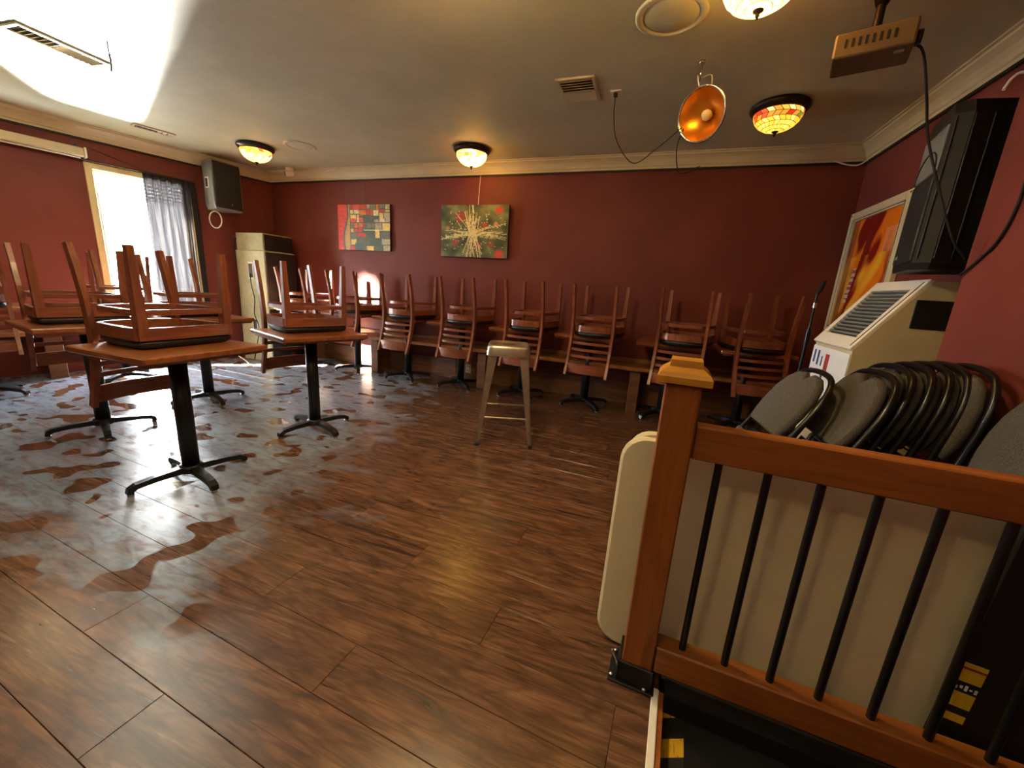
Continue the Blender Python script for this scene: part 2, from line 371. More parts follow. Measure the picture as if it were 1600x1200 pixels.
# left wall with two windows (local x = distance from the corner)
W1 = (0.96, 1.72, 0.14, 2.05); WLEN = 8.3
def wall_cells(b, L, H, holes, th):
    xs = sorted({0.0, L, *[h[0] for h in holes], *[h[1] for h in holes]}); zs = sorted({-0.1, H, *[h[2] for h in holes], *[h[3] for h in holes]})
    for i in range(len(xs)-1):
        for j in range(len(zs)-1):
            cx, cz = (xs[i]+xs[i+1])/2, (zs[j]+zs[j+1])/2
            if any(h[0] < cx < h[1] and h[2] < cz < h[3] for h in holes): continue
            b.bb((xs[i], -th, zs[j]), (xs[i+1], 0, zs[j+1]))
b = MB(); wall_cells(b, 9.3, CEIL+0.05, (), 0.16); o = struct(b.build('wall_front', 'maroon')); o.matrix_world = Matrix(((1, 0, 0, -7.55), (0, 1, 0, FY0), (0, 0, 1, 0), (0, 0, 0, 1)))
b = MB(); wall_cells(b, WLEN, CEIL+0.05, (W1,), 0.08); wall_left = struct(on_left(b.build('wall_left', 'maroon')))
def window(name, Wn, slats, MW=None):
    x0, x1, z0, z1 = Wn; w = thing(name, None, None); struct(w); w.matrix_world = MW or LWM.copy()
    b = MB(); fw = 0.058
    b.bb((x0-fw, -0.01, z0-fw), (x0, 0.022, z1+fw), 0.004); b.bb((x1, -0.01, z0-fw), (x1+fw, 0.022, z1+fw), 0.004); b.bb((x0, -0.01, z1), (x1, 0.022, z1+fw), 0.004)
    b.build('window_frame', 'cream_trim', w)
    b = MB(); b.bb((x0-fw-0.02, -0.01, z0-0.045), (x1+fw+0.02, 0.06, z0), 0.005); b.build('window_sill', 'cream_trim', w)
    b = MB(); s = 0.028
    for a, c in (((x0, -0.075, z0), (x0+s, -0.04, z1)), ((x1-s, -0.075, z0), (x1, -0.04, z1)), ((x0+s, -0.075, z0), (x1-s, -0.04, z0+s)), ((x0+s, -0.075, z1-s), (x1-s, -0.04, z1))): b.bb(a, c)
    b.build('sash', 'white_plastic', w)
    b = MB(); b.bb((x0+s, -0.060, z0+s), (x1-s, -0.056, z1-s)); b.build('pane', 'glass', w)
    for i in range(slats):
        b = MB(); b.box(((x0+x1)/2, -0.018, z1-0.03-i*0.036), (x1-x0-0.012, 0.030, 0.0025), 0, Matrix.Rotation(math.radians(32), 3, 'X')); b.build('blind_slat', 'cream_trim', w)
    return w
window('window_1', W1, 6)
for wn, mw in ((W1, LWM),):     # light portals fill the opening so that the sky is sampled through them
    l = bpy.data.lights.new('window_portal', 'AREA'); l.shape = 'RECTANGLE'; l.size = wn[1]-wn[0]; l.size_y = wn[3]-wn[2]; l.cycles.is_portal = True
    o = bpy.data.objects.new('window_portal', l); COL.objects.link(o)
    o.matrix_world = mw @ Matrix.Translation(((wn[0]+wn[1])/2, -0.085, (wn[2]+wn[3])/2)) @ Matrix.Rotation(-PI/2, 4, 'X') @ Matrix.Rotation(PI, 4, 'X')
b = MB(); b.bb((-30, -25, -0.6), (-7.4, 30, -0.4)); struct(b.build('ground_outside', 'outdoor_paving'))
b = MB(); b.bb((-10.5, -20, -0.4), (-10, -1.7, 8.0)); struct(b.build('sun_blocker_outside', 'beige_plastic'))  # unseen block, added to keep the sun off windows since removed
# crown mouldings: cove profile swept along each wall
PROF = [(0.0, -0.115), (0.018, -0.115), (0.020, -0.098), (0.030, -0.092), (0.038, -0.070), (0.055, -0.045), (0.078, -0.028), (0.090, -0.022), (0.092, -0.010), (0.108, -0.008), (0.108, 0.0), (0.0, 0.0)]
def crown(name, p0, p1, nrm, m0=0.0, m1=0.0):
    p0, p1, nrm = Vector(p0), Vector(p1), Vector(nrm); d = (p1-p0).normalized(); b = MB(); n = len(PROF); vs = []
    for p, m in ((p0, m0), (p1, -m1)):
        for o_, z in PROF: vs.append(p+nrm*o_+d*(m*o_)+Vector((0, 0, CEIL+z)))
    b.add(vs, [(k, (k+1) % n, n+(k+1) % n, n+k) for k in range(n)]); b.add(vs[:n], [tuple(range(n))]); b.add(vs[n:], [tuple(range(n))])
    o = struct(b.build(name, 'crown_paint'))
    b = MB(); c0, c1 = p0+nrm*0.010+d*(0.012 if m0 else 0), p1+nrm*0.010-d*(0.012 if m1 else 0)
    ys = (-0.132, -0.1155)
    vs = [c+nrm*s_+Vector((0, 0, CEIL+z)) for c in (c0, c1) for s_, z in ((-0.009, ys[0]), (0.006, ys[0]), (0.006, ys[1]), (-0.009, ys[1]))]
    b.add(vs, [(k, (k+1) % 4, 4+(k+1) % 4, 4+k) for k in range(4)]+[(3,2,1,0),(4,5,6,7)]); b.build('light_strip', 'soft_black', o)
    return o
crown('trim_1', (CX, YB, 0), (XR, YB, 0), (0, -1, 0), 0.75, 1.0)
crown('trim_2', (XR, YB, 0), (XR, YJ, 0), (-1, 0, 0), 1.0, 0)
crown('trim_3', LWM @ Vector((0, 0, 0)), LWM @ Vector((WLEN, 0, 0)), LN, 0.75, 0)

# ------------------------------------------------------------------ dining chair
CH_SEAT = 0.470
def outline():
    h = [(-0.218, 0.0), (-0.214, 0.05), (-0.202, 0.105), (-0.180, 0.150), (-0.145, 0.180), (-0.09, 0.194), (0.0, 0.202), (0.10, 0.208), (0.190, 0.212), (0.204, 0.206), (0.208, 0.190), (0.212, 0.10), (0.213, 0.0)]
    return h[::-1]+[(x, -y) for x, y in h[1:-1]]
def make_chair():
    t = thing('dining_chair', 'x', 'chair'); OL = outline()
    b = MB(); b.layers([(x*1.0, y) for x, y in OL], [(0.97, 0.426), (1.02, 0.436), (1.025, 0.447), (0.99, 0.461), (0.93, 0.4685), (0.80, 0.470)]); b.build('seat', 'vinyl', t)
    b = MB(); b.ring(OL, 0.368, 0.426, 0.024); b.build('seat_frame', 'cherry_flat', t)
    b = MB(); b.ring([(x*0.95, y*0.95) for x, y in OL], 0.285, 0.312, 0.020); b.build('stretcher', 'cherry_flat', t)
    for s in (1, -1):
        b = MB(); b.bar([(0.206, s*0.202, 0.0), (0.198, s*0.197, 0.30), (0.194, s*0.195, 0.426)], [(0.028, 0.028), (0.040, 0.040), (0.043, 0.043)], (1, 0, 0)); b.build('leg', 'cherry', t)
    def post(z):     # x of the rear upright at height z
        K = [(0.0, -0.262), (0.12, -0.234), (0.26, -0.208), (0.40, -0.196), (0.48, -0.201), (0.58, -0.219), (0.70, -0.252), (0.825, -0.300)]
        for (a, xa), (c, xc) in zip(K, K[1:]):
            if z <= c: return xa+(xc-xa)*(z-a)/(c-a)
        return K[-1][1]
    for s in (1, -1):
        zs = [0, 0.06, 0.12, 0.19, 0.26, 0.33, 0.40, 0.46, 0.52, 0.58, 0.64, 0.70, 0.76, 0.825]
        b = MB(); b.bar([(post(z), s*0.190, z) for z in zs], [(0.024, 0.034+0.010*max(0, 1-abs(z-0.40)/0.35)) for z in zs], (0, 1, 0)); b.build('back_post', 'cherry', t)
    for z, h in ((0.528, 0.024), (0.588, 0.024), (0.648, 0.024)):
        b = MB(); path = [(post(z)-0.026*(1-(y/0.172)**2), y) for y in [0.174-0.0348*k for k in range(11)]]; b.ring(path, z-h/2, z+h/2, 0.013, False); b.build('slat', 'cherry_flat', t)
    b = MB(); path = [(post(0.755)-0.030*(1-(y/0.172)**2), y) for y in [0.174-0.0348*k for k in range(11)]]; b.ring(path, 0.712, 0.800, 0.016, False); b.build('top_rail', 'cherry_flat', t)
    return t
# ------------------------------------------------------------------ cafe table
TAB_H = 0.742
def make_table():
    t = thing('cafe_table', 'x', 'table'); a = 0.288
    b = MB(); b.bb((-a, -a, TAB_H-0.032), (a, a, TAB_H), 0.006); b.bb((-a+0.02, -a+0.02, TAB_H-0.044), (a-0.02, a-0.02, TAB_H-0.032)); b.build('table_top', 'table_wood', t)
    b = MB(); b.bb((-0.15, -0.03, TAB_H-0.056), (0.15, 0.03, TAB_H-0.044)); b.bb((-0.03, -0.15, TAB_H-0.056), (0.03, 0.15, TAB_H-0.044)); b.build('mounting_plate', 'iron', t)
    b = MB(); b.lathe([(0.0, 0.05), (0.040, 0.05), (0.040, TAB_H-0.056), (0.0, TAB_H-0.056)], 20); b.build('column', 'iron', t)
    b = MB(); b.lathe([(0.0, 0.082), (0.052, 0.082), (0.056, 0.072), (0.056, 0.045), (0.0, 0.045)], 20); b.build('hub', 'iron', t)
    for k in range(4):
        c, s = math.cos(k*PI/2), math.sin(k*PI/2)
        pts = [(0.045, 0.062), (0.16, 0.056), (0.235, 0.046), (0.258, 0.032), (0.262, 0.014)]
        b = MB(); b.bar([(c*r_, s*r_, z) for r_, z in pts], [(0.044, 0.034), (0.040, 0.028), (0.037, 0.026), (0.036, 0.028), (0.034, 0.026)], (-s, c, 0)); g = b.build('foot', 'iron', t)
        b = MB(); b.lathe([(0.0, 0.0), (0.014, 0.0), (0.014, 0.014), (0.0, 0.014)], 10, True, (c*0.258, s*0.258, 0)); b.build('glide', 'chrome', g)
    return t
chair0, table0 = make_chair(), make_table(); _used = set()
def place(proto, key, label, loc, rot, group):
    o = proto if key not in _used else copy_tree(proto); _used.add(key)
    o['label'] = label; o['group'] = group; o.location = loc; o.rotation_euler = rot; return o
def cafe(x, y, trot, frot, tl, cl, cyaw, cdx=0.0, cdy=0.0, group='tables on the open floor'):
    t = place(table0, 't', tl, (x, y, 0), (0, 0, math.radians(trot)), group)
    for ch in t.children:
        if ch.name.split('.')[0] in ('foot', 'column', 'hub'): ch.rotation_euler = (0, 0, math.radians(frot-trot))
    a = math.radians(cyaw)
    ox, oy = cdx*math.cos(a)-cdy*math.sin(a), cdx*math.sin(a)+cdy*math.cos(a)
    place(chair0, 'c', cl, (x+ox, y+oy, TAB_H+CH_SEAT), (PI, 0, a), 'chairs turned upside down on the tables')
cafe(-2.29, 1.305, 0, -12, 'square wooden cafe table nearest the camera on the wet floor', 'upturned cherry wood chair on the nearest cafe table, seen large at left', 1, -0.132, 0.03)
cafe(-2.31, 2.18, -20, -14, 'square wooden cafe table standing alone right of the nearest one', 'upturned cherry wood chair on the lone table in front of the speaker stack', -18, -0.132, 0.02)
cafe(-3.50, 1.50, -10, -22, 'square cafe table behind and left of the nearest table', 'upturned chair on the second table from the left edge, its slatted back hanging in shade', -10, -0.132, 0.0)
cafe(-3.62, 2.28, -8, -14, 'cafe table hidden behind the nearest one, against the bright window', 'upturned chair silhouetted against the bright window and curtain', -4, -0.132, 0)
LB = math.degrees(math.atan2(LT.y, LT.x))+90
cafe(-5.12, 1.52, LB, LB+45, 'cafe table cut off by the left edge of the photo', 'upturned chair cut off by the left edge of the photo', LB+180, -0.132, 0, 'tables along the left bench')
cafe(-4.93, 2.36, LB, LB+45, 'cafe table by the left bench just under the window frame', 'upturned chair standing before the maroon wall left of the window', LB+180, -0.132, 0, 'tables along the left bench')
WX = [-4.20, -3.46, -2.72, -2.01, -1.27, -0.575, 0.18, 0.83]
CS = [-0.10, -0.13, -0.13, -0.15, -0.13, -0.10, -0.13, 0.03]
ORD = ['first', 'second', 'third', 'fourth', 'fifth', 'sixth', 'seventh', 'last']
NOTE = ['in the corner beside the black speaker stack', 'below the red patchwork painting', 'between the two paintings', 'below the green splatter painting', 'behind the metal stool', 'right of the metal stool', 'behind the railing post', 'nearest the microphone stand']
YW = [90, 88, 86, 86, 84, 83, 78, 100]
for i, x in enumerate(WX):
    cafe(x, 3.99, [3, 2, 0, 0, -2, -5, -3, 5][i], 45+[3, -4, 0, 2, -3, -6, 4, 0][i], '%s table of the back wall row, %s' % (ORD[i], NOTE[i]), 'upturned chair on the %s back wall table, %s' % (ORD[i], NOTE[i]), YW[i], -0.132, CS[i], 'tables along the back wall bench')

# ------------------------------------------------------------------ benches
t = thing('wall_bench', 'long brown wooden bench running along the back wall', 'bench', (0, 0, 0))
b = MB(); b.bb((-4.55, 3.955, 0.425), (XR-0.01, YB-0.025, 0.462), 0.004); b.build('seat_board', 'bench_wood', t)
b = MB(); b.bb((-4.55, YB-0.03, 0.462), (XR-0.01, YB-0.004, 0.500), 0.003); b.build('back_strip', 'bench_wood', t)
for x in (-4.3, -3.22, -1.76, -0.10, 1.1):
    b = MB(); b.bb((x-0.05, 4.00, 0.0), (x+0.05, 4.04, 0.425), 0.003); b.build('leg', 'reclaimed', t)
    b = MB(); b.bb((x-0.02, 4.04, 0.0), (x+0.02, YB-0.03, 0.425), 0.003); b.build('support', 'reclaimed', t)
t = thing('wall_bench', 'brown wooden bench along the left wall under the projection screen', 'bench'); t.matrix_world = LWM.copy()
b = MB(); b.bb((1.90, 0.02, 0.425), (5.6, 0.37, 0.462), 0.004); b.build('seat_board', 'bench_wood', t)
for x in (2.25, 3.3, 4.4):
    b = MB(); b.bb((x-0.06, 0.28, 0.0), (x+0.06, 0.32, 0.425), 0.003); b.build('leg', 'reclaimed', t)
    b = MB(); b.bb((x-0.02, 0.02, 0.0), (x+0.02, 0.28, 0.425), 0.003); b.build('support', 'reclaimed', t)

# ------------------------------------------------------------------ metal stool
t = thing('bar_stool', 'worn metal backless bar stool standing alone mid floor', 'stool', (-0.985, 2.735, 0), (0, 0, math.radians(20))); SH = 0.735
def rsq(a, r, n=5):
    o = []
    for cx, cy, a0 in ((a-r, a-r, 0), (-a+r, a-r, 90), (-a+r, -a+r, 180), (a-r, -a+r, 270)):
        for k in range(n): q = math.radians(a0+90*k/(n-1)); o.append((cx+r*math.cos(q), cy+r*math.sin(q)))
    return o
b = MB(); b.layers(rsq(0.150, 0.045), [(1.06, SH-0.075), (1.03, SH-0.02), (1.0, SH-0.006), (0.95, SH), (0.90, SH), (0.87, SH-0.004), (0.4, SH-0.005)]); st = b.build('seat', 'steel_worn', t)
b = MB(); b.bb((-0.045, -0.009, SH-0.0046), (0.045, 0.009, SH-0.0035)); b.build('handle_slot', 'soft_black', st)
for sx in (1, -1):
    for sy in (1, -1):
        b = MB(); top = Vector((sx*0.142, sy*0.142, SH-0.03)); bot = Vector((sx*0.205, sy*0.205, 0.012)); N = 7
        for ax in (Vector((-sx, 0, 0)), Vector((0, -sy, 0))):   # two folded sheet flanges per leg
            vs = []
            for k in range(N+1):
                u = k/N; p = top.lerp(bot, u); w = 0.046*(1-u)**1.2+0.024; th = Vector((-sy*0.004 if ax.x else 0, 0, 0))
                q = Vector((0, -sy, 0)) if ax.x else Vector((-sx, 0, 0))
                vs += [p, p+ax*w, p+ax*w+q*0.005, p+q*0.005]
            fs = [(k*4+j, k*4+(j+1) % 4, (k+1)*4+(j+1) % 4, (k+1)*4+j) for k in range(N) for j in range(4)]
            b.add(vs, fs+[(3,2,1,0), tuple(N*4+j for j in range(4))])
        lg = b.build('leg', 'steel_worn', t)
        b = MB(); b.box((sx*0.198, sy*0.198, 0.010), (0.034, 0.034, 0.020), 0.004); b.build('foot_cap', 'rubber', lg)
for z, ofs in ((0.30, 0), (0.21, 1)):
    e = 0.142+(0.205-0.142)*(SH-0.03-z)/(SH-0.042)-0.012
    for s in (1, -1):
        b = MB(); b.tube([(-e, s*e, z), (e, s*e, z)] if ofs else [(s*e, -e, z), (s*e, e, z)], 0.008, 8); b.build('footrest_bar', 'steel_worn', t)

# ------------------------------------------------------------------ wooden railing
RA = math.radians(-3.2)
t = thing('stair_railing', 'wooden railing with capped square post and black metal balusters', 'railing', (0.092, 1.066, 0), (0, 0, RA))
b = MB(); b.bb((-0.043, -0.043, 0.028), (0.043, 0.043, 0.925), 0.004); b.build('newel_post', 'post_wood', t)
b = MB(); q = [(-1, -1), (1, -1), (1, 1), (-1, 1)]
lv = [(0.046, 0.925), (0.062, 0.929), (0.062, 0.945), (0.055, 0.955), (0.038, 0.968), (0.036, 0.984)]
vs = [(x*s_, y*s_, z) for s_, z in lv for x, y in q]
b.add(vs, [(i*4+k, i*4+(k+1) % 4, (i+1)*4+(k+1) % 4, (i+1)*4+k) for i in range(len(lv)-1) for k in range(4)]+[(3,2,1,0), tuple(len(lv)*4-4+k for k in range(4))]); b.build('post_cap', 'cap_wood', t)
b = MB(); b.bb((-0.075, -0.060, 0.0), (0.058, 0.060, 0.008), 0.002); b.bb((-0.052, -0.050, 0.008), (0.049, -0.0435, 0.075), 0.002); b.bb((-0.052, -0.05, 0.008), (-0.0435, 0.05, 0.075), 0.002); bk = b.build('base_bracket', 'iron', t)
for x, y in ((-0.066, -0.045), (-0.066, 0.045), (0.03, -0.052)):
    b = MB(); b.lathe([(0.0, 0.016), (0.006, 0.015), (0.008, 0.008), (0.0, 0.008)], 10, True, (x, y, 0)); b.build('bolt', 'chrome', bk)
b = MB(); b.tube([(-0.047, -0.045, 0.05), (-0.072, -0.045, 0.10)], 0.004, 6); b.build('latch_rod', 'chrome', bk)
b = MB(); b.bb((0.044, -0.022, 0.732), (1.150, 0.022, 0.822), 0.004); b.build('top_rail', 'rail_wood', t)
b = MB(); b.bb((0.044, -0.030, 0.060), (1.150, 0.030, 0.148), 0.004); b.build('bottom_rail', 'rail_wood', t)
for k in range(9):
    b = MB(); x = 0.114+0.1085*k; b.tube([(x, 0, 0.148), (x, 0, 0.732)], 0.0095, 10); b.build('baluster', 'gloss_black', t)

# ------------------------------------------------------------------ white folding tables on edge behind the railing
def rrect(x0, x1, z0, z1, r, n=7):
    o = []
    for cx, cz, a0 in ((x1-r, z1-r, 0), (x0+r, z1-r, 90), (x0+r, z0+r, 180), (x1-r, z0+r, 270)):
        for k in range(n): q = math.radians(a0+90*k/(n-1)); o.append((cx+r*math.cos(q), cz+r*math.sin(q)))
    return o
def folding_table(label, loc, rz, lean):
    t = thing('folding_table', label, 'table', loc, (lean, 0, rz), 'folding tables stored on edge')
    pl = rrect(0, 1.22, 0.0, 0.705, 0.075); n = len(pl); cxz = (0.61, 0.352)
    b = MB(); lv = [(0.985, 0.0), (1.0, 0.006), (1.0, 0.030), (0.985, 0.038)]
    vs = [((x-cxz[0])*s_+cxz[0], y, (z-cxz[1])*s_+cxz[1]) for s_, y in lv for x, z in pl]
    b.add(vs, [(i*n+k, i*n+(k+1) % n, (i+1)*n+(k+1) % n, (i+1)*n+k) for i in range(3) for k in range(n)], False)
    b.add(vs[:n], [tuple(range(n))]); b.add(vs[-n:], [tuple(range(n))]); b.build('table_top', 'table_plastic', t)
    b = MB(); pts = [(0.12, 0.046, 0.10), (0.12, 0.046, 0.62)]
    for x in (0.14, 1.08): b.tube([(x, 0.048, 0.08), (x, 0.048, 0.62)], 0.011, 8)
    b.tube([(0.14, 0.048, 0.08), (1.08, 0.048, 0.08)], 0.009, 8); b.build('folded_legs', 'grey_plastic', t)
    return t
folding_table('front white plastic folding table standing on edge behind the railing', (-0.045, 1.152, 0.004), math.radians(-3.2), math.radians(-6.0))
folding_table('rear white plastic folding table standing on edge, mostly hidden by the front one', (-0.028, 1.216, 0.004), math.radians(-3.2), math.radians(-6.0))

# ------------------------------------------------------------------ black panel with hazard label beside the railing
t = thing('storage_panel', 'black flat panel with yellow label leaning behind the last balusters', 'panel', (0.768, 1.079, 0.003), (math.radians(-4), math.radians(5), math.radians(-3.2)))
b = MB(); b.bb((0.0, -0.010, 0.0), (0.40, 0.010, 0.74), 0.003); b.build('panel_board', 'soft_black', t)
for z0, z1 in ((0.285, 0.335), (0.215, 0.255), (0.175, 0.195)):
    b = MB(); b.bb((0.004, -0.0115, z0), (0.048, -0.0102, z1)); b.build('warning_label', 'tape_yellow', t)
b = MB(); b.bb((0.004, -0.0120, 0.318), (0.048, -0.0116, 0.324)); b.build('label_stripe', 'label_red', t)
b = MB()
for k in range(5): b.bb((0.006+k*0.009, -0.0115, 0.262+0.004*(k % 2)), (0.011+k*0.009, -0.0105, 0.270+0.003*(k % 3)))
b.build('label_print', 'sticker_white', t)

# ------------------------------------------------------------------ stacked folding chairs on the right
def make_folding_chair():
    t = thing('folding_chair', 'x', 'chair')   # folded flat: local x = facing, y = width, z = length
    pad = [(-0.165, 0.60), (0.165, 0.60), (0.185, 0.66), (0.192, 0.74), (0.180, 0.82), (0.145, 0.885), (0.095, 0.918), (0.045, 0.925), (0.0, 0.885), (-0.045, 0.925), (-0.095, 0.918), (-0.145, 0.885), (-0.180, 0.82), (-0.192, 0.74), (-0.185, 0.66)]
    n = len(pad); b = MB(); cz = 0.755; lv = [(0.97, 0.004), (1.0, 0.012), (0.985, 0.028), (0.93, 0.036)]
    vs = [(x, y*s_, (z-cz)*s_+cz) for s_, x in lv for y, z in pad]
    b.add(vs, [(i*n+k, i*n+(k+1) % n, (i+1)*n+(k+1) % n, (i+1)*n+k) for i in range(3) for k in range(n)], True)
    c0 = (0.004, 0, cz-0.02); c1 = (0.040, 0, cz-0.03)
    for L, c in ((vs[:n], c0), (vs[-n:], c1)): b.add(list(L)+[c], [(k, (k+1) % n, n) for k in range(n)], True)
    b.build('back_pad', 'grey_cloth', t)
    b = MB(); fr = [(0, y, z) for y, z in [(-0.215, 0.0), (-0.215, 0.35), (-0.212, 0.60), (-0.210, 0.74), (-0.197, 0.83), (-0.160, 0.90), (-0.105, 0.938), (0, 0.95)]]
    fr += [(x, -y, z) for x, y, z in fr[-2::-1]]; b.tube(smooth_path(fr, 3), 0.0125, 8); b.build('back_frame', 'gloss_black', t)
    b = MB(); b.bb((0.008, -0.185, 0.16), (0.036, 0.185, 0.53), 0.010); b.build('seat', 'grey_cloth', t)
    b = MB(); b.tube([(-0.014, -0.18, 0.02), (-0.014, -0.18, 0.55), (-0.014, 0.18, 0.55), (-0.014, 0.18, 0.02)], 0.009, 8); b.build('rear_legs', 'gloss_black', t)
    return t
fch = make_folding_chair()
FC = [(0.79, 2.13, 0.88, 0.30, 6), (0.925, 2.02, 0.885, 0.54, 3), (1.00, 2.10, 0.905, 0.68, 2), (1.055, 2.10, 0.92, 0.78, 0), (1.105, 2.10, 0.93, 0.86, 0), (1.145, 2.08, 0.938, 0.93, 0), (1.185, 2.02, 0.944, 1.00, -2)]
ORD2 = ['leftmost, most reclined grey folding chair of the leaning row', 'second grey folding chair from the left in the leaning row', 'third grey folding chair of the leaning row', 'fourth grey folding chair of the leaning row', 'fifth grey folding chair of the leaning row', 'sixth grey folding chair of the leaning row', 'last dark folding chair of the leaning row, against the maroon jog']
def lean_chair(o, top, bx, yaw):
    X, Y, Z = top; lean = math.atan2(X-bx, Z); o.location = (bx, Y, 0.012)
    o.rotation_euler = (Matrix.Rotation(math.radians(yaw), 4, 'Z') @ Matrix.Rotation(lean, 4, 'Y') @ Matrix.Rotation(PI, 4, 'Z')).to_euler()
for k, (X, Y, Z, bx, yw) in enumerate(FC):
    o = fch if k == 0 else copy_tree(fch); o['label'] = ORD2[k]; o['group'] = 'folding chairs leaning in a row'; lean_chair(o, (X, Y, Z), bx, yw)
o = copy_tree(fch); o['label'] = 'grey folding chair leaning alone at the right edge of the photo'; lean_chair(o, (1.20, 1.62, 0.93), 0.98, -8)

# ------------------------------------------------------------------ evaporative air cooler
t = thing('air_cooler', 'white portable air cooler with sloping louvred top behind the folding chairs', 'air cooler', (1.0, 2.79, 0))
w = 0.255; prof = [(0, 0.03), (0, 0.92), (0.25, 1.29), (0.43, 1.29), (0.43, 0.03)]
b = MB(); n = len(prof); vs = [(x, -w, z) for x, z in prof]+[(x, w, z) for x, z in prof]
b.add(vs, [(k, (k+1) % n, n+(k+1) % n, n+k) for k in range(n)]+[tuple(range(n)), tuple(range(n, 2*n))]); b.build('body', 'beige_plastic', t)
sl = Vector((0.25, 0, 0.37)).normalized(); nn = Vector((-sl.z, 0, sl.x)); o0 = Vector((0, 0, 0.92)); LS = math.hypot(0.25, 0.37)
Rm = Matrix(((sl.x, 0, nn.x), (0, 1, 0), (sl.z, 0, nn.z)))
def slope_box(b, u0, u1, y0, y1, h0, h1, bev=0.0):
    c = o0+sl*((u0+u1)/2)+nn*((h0+h1)/2)+Vector((0, (y0+y1)/2, 0)); b.box(c, (u1-u0, y1-y0, h1-h0), bev, Rm)
b = MB(); slope_box(b, 0, 0.075, -w, w, 0, 0.022, 0.003); slope_box(b, LS-0.06, LS, -w, w, 0, 0.022, 0.003); slope_box(b, 0.075, LS-0.06, -w, -w+0.07, 0, 0.022, 0.003); slope_box(b, 0.075, LS-0.06, w-0.05, w, 0, 0.022, 0.003); fr = b.build('louvre_frame', 'white_plastic', t)
b = MB(); slope_box(b, 0.07, LS-0.055, -w+0.06, w-0.045, 0.0008, 0.002); b.build('louvre_recess', 'soft_black', fr)
for k in range(13):
    u = 0.088+k*(LS-0.06-0.10)/12; b = MB(); slope_box(b, u, u+0.010, -w+0.07, w-0.05, 0.004, 0.018); b.build('louvre_blade', 'grey_plastic', fr)
b = MB(); slope_box(b, 0.02, LS-0.02, -w+0.022, -w+0.030, 0.0221, 0.0232); b.build('louvre_groove', 'soft_black', fr)
b = MB(); b.bb((-0.008, -w+0.004, 0.55), (0, w-0.004, 0.905), 0.003); pn = b.build('control_panel', 'sticker_white', t)
for y0, y1, z0, z1, m in ((0.19, 0.215, 0.80, 0.88, 'sticker_blue'), (0.13, 0.155, 0.79, 0.88, 'sticker_blue'), (0.075, 0.09, 0.79, 0.85, 'sticker_blue'), (-0.02, 0.035, 0.76, 0.87, 'sticker_red'), (0.20, 0.23, 0.72, 0.76, 'sticker_blue'), (0.02, 0.05, 0.70, 0.75, 'sticker_blue')):
    b = MB(); b.bb((-0.0092, y0, z0), (-0.0081, y1, z1)); b.build('sticker', m, pn)
b = MB(); b.bb((0.20, -w-0.004, 1.06), (0.36, -w, 1.20), 0.003); b.build('side_vent', 'soft_black', t)
for x in (0.05, 0.38):
    for y in (-0.2, 0.2): b = MB(); b.lathe([(0, 0), (0.02, 0), (0.02, 0.03), (0, 0.03)], 12, True, (x, y, 0)); b.build('caster', 'rubber', t)

# ------------------------------------------------------------------ big wall loudspeaker on the right
t = thing('loudspeaker', 'large black loudspeaker mounted high on the right wall above the air cooler', 'speaker', (1.135, 2.605, 1.335), (0, 0, math.radians(-12)))
H_ = 0.70; plan = [(0.0, -0.15), (0.0, 0.17), (0.06, 0.19), (0.25, 0.12), (0.25, -0.10), (0.06, -0.17)]; n = len(plan)
b = MB(); lv = [(0.93, 0), (1.0, 0.03), (1.0, H_-0.05), (0.90, H_)]
vs = [(x*s_+0.02*(1-s_), y*s_, z) for s_, z in lv for x, y in plan]
b.add(vs, [(i*n+k, i*n+(k+1) % n, (i+1)*n+(k+1) % n, (i+1)*n+k) for i in range(3) for k in range(n)]); b.add(vs[:n], [tuple(range(n))]); b.add(vs[-n:], [tuple(range(n))]); b.build('enclosure', 'soft_black', t)
b = MB(); b.bb((-0.008, -0.135, 0.04), (0.004, 0.155, 0.42), 0.004); b.build('front_grille', 'grille', t)
b = MB(); b.bb((-0.006, -0.135, 0.43), (0.004, 0.155, 0.62), 0.004); hn = b.build('horn_panel', 'grey_plastic', t)
b = MB(); arc = [(-0.0075, 0.01+0.14*math.cos(a), 0.43+0.11*math.sin(a)) for a in [PI*k/12 for k in range(13)]]; b.tube(arc, 0.004, 6); b.build('horn_rim', 'soft_black', hn)
b = MB(); b.bb((-0.0095, 0.09, 0.065), (-0.0081, 0.125, 0.08)); b.build('badge', 'grey_plastic', t)
for x, y in ((0.012, -0.156), (0.066, -0.171), (0.13, -0.146)):
    b = MB(); b.tube([(x, y, 0.05), (x, y-0.002, 0.12), (x, y-0.002, 0.55), (x, y, 0.64)], 0.0035, 6); b.build('edge_trim', 'iron', t)
b = MB(); b.bb((0.24, -0.03, 0.25), (0.30, 0.03, 0.45), 0.004); b.build('wall_bracket', 'iron', t)

